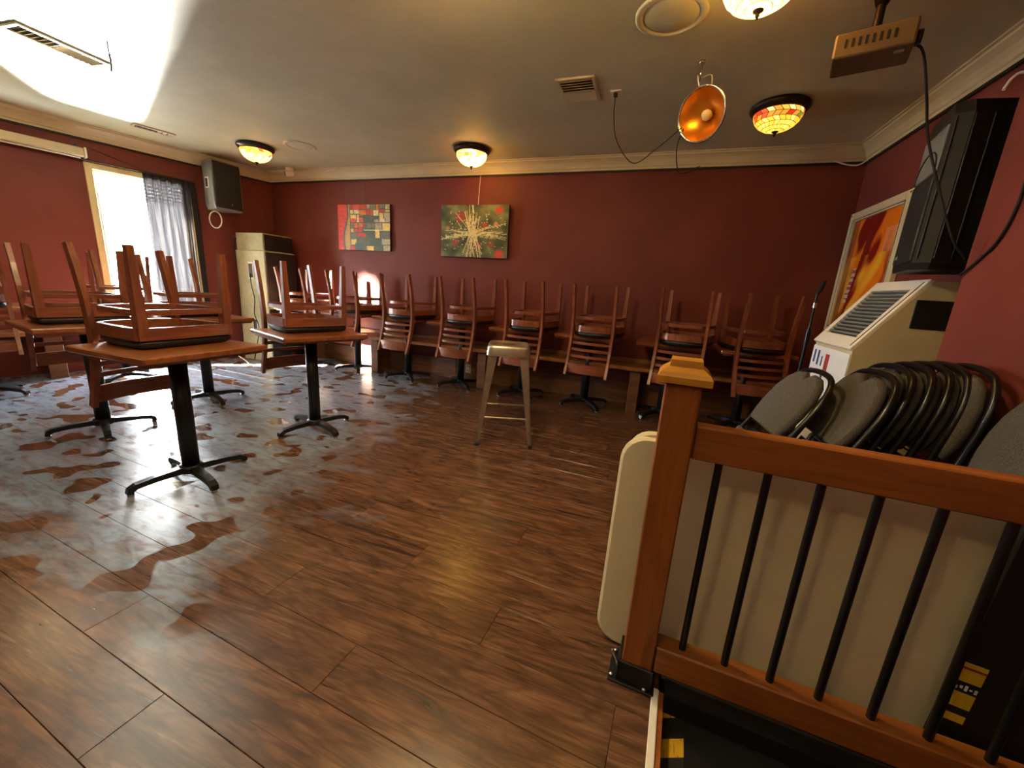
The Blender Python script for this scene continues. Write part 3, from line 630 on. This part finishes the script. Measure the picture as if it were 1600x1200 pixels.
# ------------------------------------------------------------------ microphone stand
mx, my = 1.012, 3.26
t = thing('microphone_stand', 'slim black microphone stand between the last table and the framed print', 'mic stand', (mx, my, 0))
b = MB(); b.lathe([(0, 0), (0.12, 0), (0.125, 0.008), (0.11, 0.022), (0.02, 0.03), (0, 0.03)], 24); b.build('base', 'iron', t)
b = MB(); b.tube([(0, 0, 0.03), (0, 0, 0.90)], 0.011, 10); b.build('lower_tube', 'iron', t)
b = MB(); b.tube([(0, 0, 0.88), (0, 0, 0.985)], 0.0155, 10); b.build('clutch', 'gloss_black', t)
b = MB(); b.tube([(0, 0, 0.985), (0, 0, 1.23)], 0.008, 10); b.build('upper_tube', 'iron', t)
b = MB(); b.tube([(0, 0, 1.13), (0, 0, 1.165)], 0.0125, 10); b.build('collar', 'chrome', t)
b = MB(); b.tube([(0, 0, 1.225), (0.01, 0, 1.255), (0.022, 0, 1.31)], [0.012, 0.017, 0.013], 10); b.build('microphone_clip', 'rubber', t)

# ------------------------------------------------------------------ speaker stack in the far corner
def cabinet(label, x0, x1, y0, y1, z0, z1, kind):
    t = thing('speaker_cabinet' if kind != 'case' else 'equipment_case', label, 'speaker' if kind != 'case' else 'case', ((x0+x1)/2, (y0+y1)/2, z0))
    a, d, h = (x1-x0)/2, (y1-y0)/2, z1-z0
    b = MB(); b.bb((-a, -d, 0.0), (a-0.012, d, h), 0.006); b.build('body', 'cabinet_vinyl', t)
    b = MB(); b.bb((a-0.012, -d+0.012, 0.012), (a+0.004, d-0.012, h-0.012), 0.003); g = b.build('front_grille' if kind != 'case' else 'front_lid', 'grille' if kind != 'case' else 'soft_black', t)
    if kind == 'case':
        for y in (-0.05,): b = MB(); b.bb((a+0.004, y-0.02, h*0.35), (a+0.014, y+0.02, h*0.85), 0.002); b.build('latch', 'bronze', t)
    else:
        b = MB(); b.bb((a+0.004, 0.06, 0.06), (a+0.006, 0.11, 0.10)); b.build('badge', 'label_red', g)
        b = MB(); b.ring([(-0.05, 0), (0.05, 0)], 0, 0, 0.01, False) if False else b.bb((-0.045, -d-0.006, h*0.50), (0.045, -d+0.002, h*0.80), 0.01); r_ = b.build('side_handle', 'white_plastic', t)
        b = MB(); b.bb((-0.032, -d-0.0075, h*0.53), (0.032, -d-0.0055, h*0.77), 0.0005); b.build('handle_recess', 'soft_black', r_)
    return t
cabinet('lower black speaker cabinet of the corner stack, standing on the floor', -5.13, -4.62, 3.74, 4.20, 0.0, 0.70, 'sp')
cabinet('upper black speaker cabinet of the corner stack with recessed side handle', -5.13, -4.62, 3.74, 4.20, 0.70, 1.40, 'sp')
cabinet('shallow black equipment case with latch on top of the corner speaker stack', -5.12, -4.65, 3.76, 4.19, 1.40, 1.61, 'case')
def cable(name, label, pts, r, mat, cat='cable', k=6):
    b = MB(); b.tube(smooth_path(pts, k), r, 6); return tag(b.build(name, mat), label, cat)
cable('power_cable', 'black cable hanging down the lit side of the corner speaker stack', [(-4.88, 3.725, 1.12), (-4.86, 3.715, 0.98), (-4.83, 3.72, 0.80), (-4.85, 3.715, 0.62), (-4.80, 3.72, 0.45), (-4.84, 3.715, 0.25), (-4.90, 3.70, 0.02)], 0.006, 'rubber')
cable('audio_cable', 'thin dark cable running down the left edge of the corner speaker stack', [(-5.09, 3.745, 1.54), (-5.10, 3.722, 1.45), (-5.10, 3.725, 0.9), (-5.12, 3.722, 0.3), (-5.14, 3.70, 0.02)], 0.006, 'rubber')
cable('white_cable', 'loose white cable looping down beside the corner speaker stack', [(-5.13, 3.55, 0.50), (-5.08, 3.50, 0.30), (-5.00, 3.52, 0.12), (-4.88, 3.56, 0.02), (-4.75, 3.50, 0.012)], 0.006, 'white_plastic')

# ------------------------------------------------------------------ small wall loudspeaker on the left, and the coil under it
t = thing('loudspeaker', 'grey and black loudspeaker hung on the left wall beside the curtain', 'speaker')
t.matrix_world = LWM @ Matrix.Translation((0.68, 0.235, 1.83)) @ Matrix.Rotation(math.radians(14), 4, 'Z')
plan = [(-0.15, 0.0), (-0.165, 0.10), (-0.165, 0.125), (0.165, 0.125), (0.165, 0.10), (0.15, 0.0), (0.10, -0.14), (-0.10, -0.14)]; n = len(plan)
b = MB(); lv = [(0.90, 0.0), (1.0, 0.05), (1.0, 0.49), (0.94, 0.53)]; vs = [(x*s_, y if y > 0 else y*s_, z) for s_, z in lv for x, y in plan]
b.add(vs, [(i*n+k, i*n+(k+1) % n, (i+1)*n+(k+1) % n, (i+1)*n+k) for i in range(3) for k in range(n)]); b.add(vs[:n], [tuple(range(n))]); b.add(vs[-n:], [tuple(range(n))]); b.build('enclosure', 'grey_plastic', t)
b = MB(); b.bb((-0.155, 0.126, 0.02), (0.155, 0.138, 0.515), 0.006); g = b.build('front_grille', 'grille', t)
b = MB(); b.lathe([(0, 0), (0.012, 0), (0.012, 0.002), (0, 0.002)], 12); g2 = b.build('badge', 'chrome', g); g2.location = (-0.03, 0.1385, 0.07); g2.rotation_euler = (-PI/2, 0, 0)
b = MB(); b.bb((0.150, -0.015, 0.22), (0.163, 0.045, 0.34), 0.004); sh_ = b.build('side_handle', 'white_plastic', t)
b = MB(); b.bb((0.1615, -0.003, 0.235), (0.1645, 0.033, 0.325)); b.build('handle_recess', 'soft_black', sh_)
b = MB(); b.bb((-0.03, -0.222, 0.16), (0.03, -0.13, 0.30), 0.005); b.build('wall_bracket', 'iron', t)
b = MB(); P0 = LWM @ Vector((0.76, 0.22, 1.72)); pts = [P0+Vector((0.075*math.cos(a), 0.02*math.cos(a), 0.095*math.sin(a))) for a in [2*PI*k/24+PI/2 for k in range(25)]]
b.tube(pts, 0.007, 8); o = b.build('cable_coil', 'white_plastic'); tag(o, 'white cable coil hanging under the left wall loudspeaker', 'cable')

# ------------------------------------------------------------------ curtain, projection screen, wire on the left wall
b = MB(); NS, NZ = 60, 10; vs = []
for j in range(NZ+1):
    z = 2.115-j*(2.115-0.12)/NZ
    for i in range(NS+1):
        u = i/NS; amp = 0.012+0.022*(j/NZ); s_ = 0.87+0.47*u*(1+0.10*(j/NZ))-0.03*(j/NZ)
        vs.append((s_, 0.040+amp*math.sin(u*38+0.5*math.sin(j*0.8+u*6))+0.006*math.sin(u*91), z))
b.add(vs, [(j*(NS+1)+i, j*(NS+1)+i+1, (j+1)*(NS+1)+i+1, (j+1)*(NS+1)+i) for j in range(NZ) for i in range(NS)], True)
t = thing('curtain', 'sheer dark grey curtain gathered at the right of the bright window', 'curtain'); t.matrix_world = LWM.copy()
b.build('cloth', 'sheer', t)
b = MB(); b.tube([(0.88, 0.055, 2.118), (1.86, 0.055, 2.118)], 0.007, 8); b.build('rod', 'bronze', t)
b = MB()
for x in (0.90, 1.84): b.tube([(x, 0.0, 2.118), (x, 0.055, 2.118)], 0.006, 6)
b.build('rod_bracket', 'bronze', t)
t = thing('projection_screen', 'rolled up projection screen in a long cream housing on the left wall', 'screen'); t.matrix_world = LWM.copy()
b = MB(); b.bb((1.77, 0.03, 2.135), (4.0, 0.115, 2.215), 0.012); b.build('housing', 'beige_plastic', t)
b = MB(); b.bb((1.755, 0.025, 2.128), (1.772, 0.12, 2.222), 0.004); b.build('end_cap', 'white_plastic', t)
b = MB(); b.tube([(1.80, 0.07, 2.126), (3.9, 0.07, 2.126)], 0.008, 8); b.build('bottom_bar', 'white_plastic', t)
b = MB()
for x in (1.80, 3.6): b.bb((x, 0.0, 2.17), (x+0.02, 0.05, 2.25), 0.002)
b.build('bracket', 'iron', t)
LWv = lambda s_, o_, z: LWM @ Vector((s_, o_, z))
cable('speaker_wire', 'thin wire sagging from the screen housing to the curtain rod on the left wall', [LWv(1.72, 0.02, 2.245), LWv(1.55, 0.02, 2.20), LWv(1.38, 0.02, 2.155), LWv(1.30, 0.05, 2.124)], 0.003, 'bronze')

# ------------------------------------------------------------------ paintings
def canvas(name, label, w, h, fn, nx, ny, mat, depth=0.03, parent=None):
    t = thing(name, label, 'painting') if parent is None else parent
    b = MB(); b.bb((-w/2, 0, -h/2), (w/2, depth, h/2)); b.build('stretcher_box', 'soft_black', t)
    b = MB()
    for i in range(nx):
        for j in range(ny):
            u0, u1, v0, v1 = i/nx, (i+1)/nx, j/ny, (j+1)/ny
            b.add([(-w/2+u0*w, -0.0006, h/2-v0*h), (-w/2+u1*w, -0.0006, h/2-v0*h), (-w/2+u1*w, -0.0006, h/2-v1*h), (-w/2+u0*w, -0.0006, h/2-v1*h)], [(0, 3, 2, 1)], False, fn((u0+u1)/2, (v0+v1)/2))
    b.build('painted_face', mat, t); return t
rnd = random.Random(3)
cells = []
def split(x0, y0, x1, y1, d):
    if d == 0 or (x1-x0 < 0.10 and y1-y0 < 0.10): cells.append((x0, y0, x1, y1, rnd.choice([(196, 62, 36), (214, 120, 50), (228, 190, 90), (230, 216, 176), (96, 104, 84), (120, 124, 96), (64, 92, 78), (214, 84, 50), (236, 206, 120), (180, 170, 140)]))); return
    if (x1-x0) > (y1-y0)*0.9: m = x0+(x1-x0)*rnd.uniform(0.3, 0.7); split(x0, y0, m, y1, d-1); split(m, y0, x1, y1, d-1)
    else: m = y0+(y1-y0)*rnd.uniform(0.3, 0.7); split(x0, y0, x1, m, d-1); split(x0, m, x1, y1, d-1)
split(0.24, 0, 1, 1, 6)
def patch(u, v):
    e = 0.14+0.045*math.sin(v*5+0.8)
    if u < e: c = (206, 54, 30)
    elif u < e+0.03: c = (84, 90, 74)
    elif u < e+0.055: c = (178, 150, 92)
    else:
        c = (200, 160, 90)
        for a, b_, x1, y1, q in cells:
            if a <= u <= x1 and b_ <= v <= y1:
                c = q
                if min(u-a, x1-u, v-b_, y1-v) < 0.006: c = (84, 84, 66)
    if abs(v-0.55) < 0.012 and u > 0.5: c = (236, 222, 170)
    k = 0.86+0.28*rnd.random(); return rgb(*[min(255, x*k) for x in c])
t = canvas('wall_painting', 'red and cream patchwork abstract canvas on the back wall', 0.79, 0.54, patch, 72, 50, 'canvas_paint'); t.location = (-3.575, YB-0.034, 1.762)
b = MB(); b.tube([(0.02, 0.016, 0.27), (0.02, 0.016, 0.52)], 0.0022, 6); b.build('hanging_wire', 'bronze', t)
blobs = [(0.86, 0.10, 0.09, (196, 62, 36)), (0.88, 0.93, 0.11, (206, 62, 34)), (0.22, 0.72, 0.07, (176, 56, 40)), (0.30, 0.22, 0.13, (150, 56, 44)), (0.66, 0.38, 0.07, (170, 66, 46)), (0.82, 0.36, 0.05, (196, 140, 60)), (0.56, 0.76, 0.10, (140, 52, 40)), (0.76, 0.74, 0.06, (160, 60, 44)), (0.10, 0.45, 0.06, (170, 130, 60))]
strokes = []
for k in range(60):
    a = rnd.uniform(-0.30, 0.30)+(PI/2 if k % 2 else 0)+(PI if k % 4 > 1 else 0); L = rnd.uniform(0.2, 0.58); x, y = 0.48+rnd.uniform(-0.06, 0.06), 0.54+rnd.uniform(-0.06, 0.06)
    strokes.append((x, y, x+L*math.cos(a), y+L*math.sin(a)*1.05))
for x0, y0, x1, y1 in ((0.43, 0, 0.45, 0.6), (0.49, 0, 0.49, 0.6), (0.22, 0.15, 0.40, 0.42), (0.24, 0.3, 0.32, 0.45), (0.5, 0.6, 0.62, 0.82), (0.7, 0.56, 0.98, 0.66)): strokes.append((x0, y0, x1, y1))
dots = [(rnd.gauss(0.48, 0.22), rnd.gauss(0.5, 0.22), rnd.uniform(0.004, 0.012)) for _ in range(170)]
from mathutils import noise as mn
def splat(u, v):
    n1 = mn.noise(Vector((u*5, v*4, 1.7))); n2 = mn.noise(Vector((u*13, v*11, 4.2)))
    c = Vector((52, 62, 34)).lerp(Vector((126, 128, 84)), max(0, min(1, 0.5+n1*0.8+n2*0.4)))
    for x, y, r, q in blobs:
        d = math.hypot((u-x)*1.3, v-y)+0.02*n2
        if d < r: c = c.lerp(Vector(q), min(1, (r-d)/r*2.2))
    w = 0
    for x0, y0, x1, y1 in strokes:
        dx, dy = x1-x0, y1-y0; s_ = max(0, min(1, ((u-x0)*dx+(v-y0)*dy)/(dx*dx+dy*dy))); d = math.hypot(u-x0-s_*dx, v-y0-s_*dy)
        if d < 0.0048: w = max(w, 0.9)
    for x, y, r in dots:
        if math.hypot(u-x, v-y) < r: w = 0.85
    return rgb(*c.lerp(Vector((230, 214, 160)), w))
t = canvas('wall_painting', 'green abstract canvas with cream splatter and red blooms on the back wall', 0.83, 0.555, splat, 110, 76, 'canvas_paint'); t.location = (-2.045, YB-0.05, 1.735); t.rotation_euler = (math.radians(1.2), 0, 0)
b = MB(); b.tube([(0.03, 0.034, 0.275), (0.045, 0.040, 0.575)], 0.0035, 6); b.build('hanging_wire', 'white_plastic', t)
def fire(u, v):
    n1 = mn.noise(Vector((u*3+v*1.5, v*2.2-u*2, 8.1))); n2 = mn.noise(Vector((u*7+v*3, v*4, 2.2))); s_ = u+0.35*v+0.25*n1
    c = Vector((120, 24, 18)).lerp(Vector((226, 120, 24)), max(0, min(1, 0.5+1.2*math.sin(s_*9+n2*2))))
    if v > 0.35: c = c.lerp(Vector((240, 190, 50)), max(0, min(1, (n2+0.3)*1.6))*0.8)
    if abs(u-(0.42-0.25*(v-0.2))) < 0.03: c = Vector((122, 30, 24))
    if abs(u-(0.30-0.25*(v-0.4))) < 0.04 and 0.45 < v < 0.78: c = Vector((214, 190, 170)).lerp(Vector((120, 60, 50)), 0.7 if (int(v*40) % 2) else 0.1)
    if u > 0.75 and 0.15 < v < 0.35: c = c.lerp(Vector((226, 170, 160)), 0.6*max(0, min(1, n1+0.6)))
    if u < 0.14: c = c.lerp(Vector((110, 60, 34)), 0.6)
    return rgb(*c)
t = thing('framed_print', 'cream framed fiery red and yellow print on the right wall', 'picture', (XR-0.022, 3.83, 1.42), (0, 0, -PI/2))
fw, fh = 0.87, 0.98
canvas(None, None, fw-0.14, fh-0.14, fire, 60, 66, 'print_gloss', 0.012, t)
b = MB()
for a, c in (((-fw/2, -0.018, -fh/2), (-fw/2+0.075, 0.018, fh/2)), ((fw/2-0.075, -0.018, -fh/2), (fw/2, 0.018, fh/2)), ((-fw/2+0.075, -0.018, fh/2-0.075), (fw/2-0.075, 0.018, fh/2)), ((-fw/2+0.075, -0.018, -fh/2), (fw/2-0.075, 0.018, -fh/2+0.075))): b.bb(a, c, 0.004)
b.build('frame', 'crown_paint', t)
b = MB()
for s1, s2 in ((1, 1), (1, -1), (-1, 1), (-1, -1)): b.box((s1*(fw/2-0.02), -0.019, s2*(fh/2-0.02)), (0.012, 0.003, 0.012), 0.001)
b.build('corner_screw', 'bronze', t)
b = MB(); q = fw/2-0.058; r_ = fh/2-0.058
for a, c in (((-q, -0.0195, -r_), (-q+0.006, -0.0175, r_)), ((q-0.006, -0.0195, -r_), (q, -0.0175, r_)), ((-q, -0.0195, r_-0.006), (q, -0.0175, r_)), ((-q, -0.0195, -r_), (q, -0.0175, -r_+0.006))): b.bb(a, c)
b.build('inner_bead', 'bronze', t)

# ------------------------------------------------------------------ stained glass ceiling lamps
def ceiling_lamp(label, x, y, glass, seed, pal=((255, 190, 70), (250, 176, 56), (255, 206, 96), (244, 164, 44))):
    t = thing('ceiling_lamp', label, 'lamp', (x, y, CEIL), group='stained glass ceiling lamps'); R_ = random.Random(seed)
    b = MB(); b.lathe([(0.0, 0.0), (0.165, 0.0), (0.178, -0.010), (0.178, -0.026), (0.170, -0.034), (0.160, -0.048), (0.148, -0.052), (0.0, -0.052)], 40); b.build('rim', 'bronze', t)
    NA, NR = 22, 6; b = MB(); ld = MB(); A, D = 0.148, 0.108
    def P(i, k, off=0.0):
        th = (PI/2)*(i/NR)*0.94; r_ = A*math.cos(th)+off*math.cos(th); z = -0.050-D*math.sin(th)-off*math.sin(th); a = 2*PI*(k+0.5*(i % 2))/NA
        return Vector((r_*math.cos(a), r_*math.sin(a), z))
    pal_rim = [(170, 40, 20), (196, 120, 40), (96, 110, 30), (210, 150, 60), (180, 70, 24), (226, 190, 110)]
    for i in range(NR):
        for k in range(NA):
            k2 = k+1; sh = 0 if i % 2 == 0 else 1
            q = [P(i, k), P(i, k2), P(i+1, k2 if sh == 0 else k2), P(i+1, k)]
            c = Vector((0, 0, 0)); 
            for p in q: c += p/4
            col = R_.choice(pal_rim) if i < 2 else R_.choice(pal)
            b.add([c+(p-c)*0.90+ (c-Vector((0, 0, -0.05))).normalized()*0.0015 for p in q], [(0, 1, 2, 3)], True, rgb(*col))
            ld.add(q, [(0, 1, 2, 3)], True)
    dm = ld.build('leading', 'lead', t); b.build('glass_panes', glass, t)['kind'] = 'stuff'
    b = MB(); b.lathe([(0.0, -0.150), (0.022, -0.152), (0.020, -0.162), (0.008, -0.168), (0.009, -0.176), (0.004, -0.188), (0.0, -0.190)], 14); b.build('finial', 'bronze', t)
    return t
ceiling_lamp('glowing stained glass ceiling lamp cut off by the top edge of the photo', 0.225, 2.10, 'lamp_glass_seen', 1)
ceiling_lamp('dimmer stained glass ceiling lamp near the right corner', 0.60, 3.42, 'lamp_glass_dim', 2)
ceiling_lamp('stained glass ceiling lamp glowing above the green splatter painting', -1.90, 3.86, 'lamp_glass_seen', 3)
ceiling_lamp('stained glass ceiling lamp above the left wall loudspeaker', -4.23, 3.42, 'lamp_glass_mid', 4)
for x, y, g_, lb in ((-4.9, 1.45, 'lamp_glass_seen', 'stained glass ceiling lamp just outside the left edge of the photo'), (-1.0, -0.95, 'lamp_glass', 'stained glass ceiling lamp behind the camera'), (-0.95, 1.42, 'lamp_glass_fill', 'added stained glass fill lamp overhead, out of view')):  # out of view; the overhead one is added to brighten the back wall
    ceiling_lamp(lb, x, y, g_, 9, ((255, 226, 170), (252, 220, 158), (255, 232, 184), (250, 216, 150)))

# ------------------------------------------------------------------ things on the ceiling
def round_speaker(label, x, y, R_):
    t = thing('ceiling_speaker', label, 'speaker', (x, y, CEIL), group='round ceiling speakers')
    b = MB(); b.lathe([(0, 0), (R_, 0), (R_, -0.006), (R_*0.94, -0.012), (R_*0.80, -0.010), (R_*0.78, -0.004), (0, -0.004)], 40); b.build('rim', 'ceiling', t)
    b = MB(); b.lathe([(R_*0.76, -0.0045), (R_*0.70, -0.010), (R_*0.3, -0.013), (0, -0.014)], 36); b.build('grille', 'ceiling', t)
round_speaker('large round ceiling speaker beside the cut off lamp', -0.12, 2.32, 0.165); round_speaker('small flat round ceiling speaker near the left corner', -3.70, 3.50, 0.155)
def vent(name, label, x, y, w, h, nsl, rot=0):
    t = thing(name, label, 'vent', (x, y, CEIL), (0, 0, rot), 'ceiling air vents')
    b = MB(); f = 0.022
    for a, c in (((-w/2, -h/2, -0.012), (-w/2+f, h/2, 0)), ((w/2-f, -h/2, -0.012), (w/2, h/2, 0)), ((-w/2+f, -h/2, -0.012), (w/2-f, -h/2+f, 0)), ((-w/2+f, h/2-f, -0.012), (w/2-f, h/2, 0))): b.bb(a, c, 0.003)
    b.build('frame', 'beige_plastic', t)
    b = MB(); b.bb((-w/2+f, -h/2+f, -0.002), (w/2-f, h/2-f, 0)); b.build('duct_opening', 'soft_black', t)
    for k in range(nsl):
        yy = -h/2+f+0.012+(h-2*f-0.024)*k/(nsl-1); b = MB(); b.box((0, yy, -0.009), (w-2*f, 0.020, 0.002), 0, Matrix.Rotation(math.radians(40 if k < nsl/2 else -40), 3, 'X')); b.build('louvre', 'beige_plastic', t)
    return t
vent('ceiling_vent', 'square cream ceiling vent with open louvres left of the wall socket', -0.675, 2.93, 0.25, 0.32, 9)
vent('ceiling_vent', 'long louvred ceiling diffuser at the upper left', -3.76, 1.73, 0.17, 0.44, 14, math.radians(3))
vent('ceiling_vent', 'narrow ceiling register close to the left wall crown moulding', -4.90, 2.87, 0.12, 0.32, 7, math.radians(-15))
b = MB(); b.bb((-0.475, 2.985, CEIL-0.008), (-0.405, 3.055, CEIL), 0.002); t = b.build('ceiling_socket', 'white_plastic'); tag(t, 'white power socket plate on the ceiling', 'socket')
b = MB(); b.bb((-0.455, 3.00, CEIL-0.030), (-0.43, 3.025, CEIL-0.008), 0.003); b.build('plug', 'rubber', t)
# dome reflector lamp hanging from a ceiling hook
hk = Vector((0.058, 2.76, CEIL)); pc = Vector((0.088, 2.56, 2.095))
t = thing('dome_reflector_lamp', 'aluminium dome reflector lamp, amber reflection painted in, hanging from a ceiling hook', 'lamp', pc)
aim = (Vector((0.0, 0, CAMH))-pc).normalized(); aim = (aim+Vector((-0.45, 0.1, 0.10))).normalized(); qt = aim.to_track_quat('Z', 'Y').to_euler()
b = MB(); b.lathe([(0.128, 0.0), (0.126, 0.004), (0.108, -0.030), (0.080, -0.062), (0.048, -0.080), (0.034, -0.085), (0.034, -0.10), (0, -0.10), (0, -0.097), (0.030, -0.097), (0.030, -0.082), (0.046, -0.076), (0.077, -0.058), (0.104, -0.027), (0.121, 0.0)][:8]+[(0.0, -0.097), (0.030, -0.097), (0.030, -0.082), (0.046, -0.076), (0.077, -0.058), (0.104, -0.027), (0.121, 0.002)], 36); b.build('dome', 'dish_amber_reflection', t, None, qt)
b = MB(); b.lathe([(0.120, 0.001), (0.129, -0.003), (0.132, 0.003), (0.127, 0.008), (0.120, 0.004)], 36, True, (0, 0, 0), True); b.build('dome_rim', 'chrome', t, None, qt)
b = MB(); b.lathe([(0.0, -0.03), (0.014, -0.034), (0.026, -0.05), (0.026, -0.068), (0.016, -0.085), (0.016, -0.098), (0, -0.098)], 16); b.build('bulb', 'beige_plastic', t, None, qt)
rim_top = Vector((0.0, 0.03, 0.115)); hl = hk-pc
b = MB(); b.tube(smooth_path([rim_top+Vector((-0.02, 0, 0)), Vector((-0.045, 0.12, 0.235)), hl+Vector((0, 0, -0.085)), Vector((0.025, 0.12, 0.235)), rim_top+Vector((0.03, 0, 0))], 6), 0.003, 6); b.build('wire_loop', 'white_plastic', t)
b = MB(); cp = pc+Vector((-0.09, 0.02, -0.05))
t2 = thing('ceiling_hook', 'small chrome hook screwed into the ceiling above the dome lamp', 'hook', hk)
b = MB(); b.lathe([(0, 0), (0.018, 0), (0.016, -0.012), (0, -0.014)], 14); b.build('hook_base', 'chrome', t2)
b = MB(); b.tube([Vector((0, 0.022*math.sin(a), -0.055+0.042*math.cos(a))) for a in [2*PI*k/14 for k in range(13)]], 0.005, 6); b.build('hook_ring', 'chrome', t2)
for pts in ([(-0.442, 3.01, CEIL-0.03), (-0.44, 3.02, CEIL-0.14), (-0.40, 3.0, CEIL-0.30), (-0.27, 2.93, CEIL-0.46), (-0.13, 2.78, CEIL-0.43), tuple(cp)], [tuple(cp+Vector((0.01, 0.02, 0))), tuple(pc+Vector((-0.10, 0.35, -0.06))), tuple(pc+Vector((-0.05, 1.0, -0.02))), (0.20, 4.20, CEIL-0.135)]):
    b = MB(); b.tube(smooth_path([Vector(p)-pc for p in pts], 6), 0.0032, 6); b.build('cord', 'rubber', t)
# ceiling projector
t = thing('projector', 'small dark projector hung from the ceiling at upper right', 'projector', (0.675, 2.22, 2.155), (0, 0, math.radians(-16)))
b = MB(); b.bb((-0.125, -0.085, -0.045), (0.125, 0.085, 0.045), 0.008); b.build('body', 'projector_shell', t)
for k in range(8):
    b = MB(); b.bb((-0.09+k*0.021, -0.0865, -0.012), (-0.082+k*0.021, -0.0845, 0.018)); b.build('vent_slot', 'rubber', t)
b = MB(); b.lathe([(0, 0), (0.024, 0), (0.024, 0.02), (0.018, 0.02), (0.015, 0.008), (0, 0.006)], 18); g = b.build('lens', 'gloss_black', t); g.location = (0.125, -0.02, 0.0); g.rotation_euler = (0, PI/2, 0)
b = MB(); b.bb((0.07, -0.055, -0.0465), (0.10, -0.035, -0.0445)); b.build('sticker', 'beige_plastic', t)
b = MB(); b.tube([(0, 0, 0.045), (0, 0, 0.17)], 0.016, 10); b.bb((-0.04, -0.03, 0.045), (0.04, 0.03, 0.06), 0.003); b.build('mount_arm', 'bronze', t)
b = MB(); b.lathe([(0, 0), (0.055, 0), (0.055, -0.02), (0.02, -0.135), (0, -0.135)], 18); m = b.build('ceiling_mount', 'bronze', t); m.location = (0, 0, CEIL-2.155)
b = MB(); b.bb((0.88, 1.2, CEIL-0.022), (0.915, 2.20, CEIL), 0.003); tag(b.build('cable_trunking', 'ceiling'), 'straight painted cable trunking on the ceiling behind the projector', 'trunking')
pj = [on_y(1421, 68, 2.185), on_y(1442, 80, 2.22), on_y(1448, 150, 2.26), on_y(1450, 215, 2.28), on_y(1466, 290, 2.28), on_y(1487, 370, 2.28), on_y(1508, 405, 2.30)]
cable('projector_cable', 'black cable hanging from the projector down past the right loudspeaker', pj, 0.005, 'rubber')
cable('speaker_cable', 'black cable curving down the maroon jog wall beside the right loudspeaker', [on_x(1612, 250, XJ-0.008), on_x(1590, 320, XJ-0.008), on_x(1560, 375, XJ-0.008), on_x(1530, 405, XJ-0.008), on_x(1500, 430, XJ-0.012)], 0.005, 'rubber')
cable('white_wire', 'short white wire sticking out at the top of the maroon jog wall', [on_x(1612, 112, XJ-0.01), on_x(1594, 114, XJ-0.03), on_x(1580, 124, XJ-0.05), on_x(1568, 140, XJ-0.07)], 0.006, 'white_plastic')
cable('loose_strip', 'pale loose wire sagging below the right corner of the crown moulding', [on_y(1305, 252, YB-0.03), on_y(1322, 257, YB-0.05), on_y(1340, 258, YB-0.06), on_y(1356, 250, YB-0.07)], 0.006, 'white_plastic')
# security camera in the left corner
t = thing('security_camera', 'small white security camera in the far left ceiling corner', 'camera', (-4.55, 4.12, 2.375), (0, 0, math.radians(-40)))
b = MB(); b.lathe([(0, 0.06), (0.045, 0.06), (0.045, 0.03), (0.03, 0.02), (0, 0.02)], 20); b.build('mount', 'white_plastic', t)
b = MB(); b.tube([(0, 0.04, 0.0), (0, -0.05, -0.015)], [0.033, 0.036], 16); b.build('housing', 'white_plastic', t)
b = MB(); b.tube([(0, -0.049, -0.015), (0, -0.056, -0.016)], 0.026, 16); b.build('lens', 'gloss_black', t)
cable('camera_wire', 'white wire running from the security camera along the crown moulding', [(-4.50, 4.13, 2.37), (-4.35, 4.15, 2.345), (-4.2, 4.19, 2.37), (-3.95, 4.20, 2.415), (-3.9, 4.205, 2.43)], 0.004, 'white_plastic')
# bent black hook rod at the upper left
b = MB(); p = Vector((-3.36, 1.78, CEIL)); b.tube(smooth_path([p, p+Vector((0, 0, -0.05)), p+Vector((-0.012, 0.01, -0.10)), p+Vector((0.0, 0.0, -0.16))], 4), [0.004]*6+[0.006]*7, 6); b.tube([p+Vector((-0.03, -0.02, -0.06)), p+Vector((0.03, 0.02, -0.075))], 0.003, 6)
tag(b.build('ceiling_wire_hook', 'iron'), 'bent black wire hook hanging from the ceiling at upper left', 'hook')
# wall socket in the back wall boards
t = thing('wall_socket', 'beige wall socket set low in the back wall boards', 'socket', (-2.06, YB-0.023, 0.15))
b = MB(); b.bb((-0.037, -0.004, -0.056), (0.037, 0.003, 0.056), 0.002); pl = b.build('face_plate', 'beige_plastic', t)
for x in (-0.014, 0.014):
    for z in (-0.024, 0.024): b = MB(); b.bb((x-0.004, -0.0048, z-0.009), (x+0.004, -0.0039, z+0.009)); b.build('slot', 'soft_black', pl)
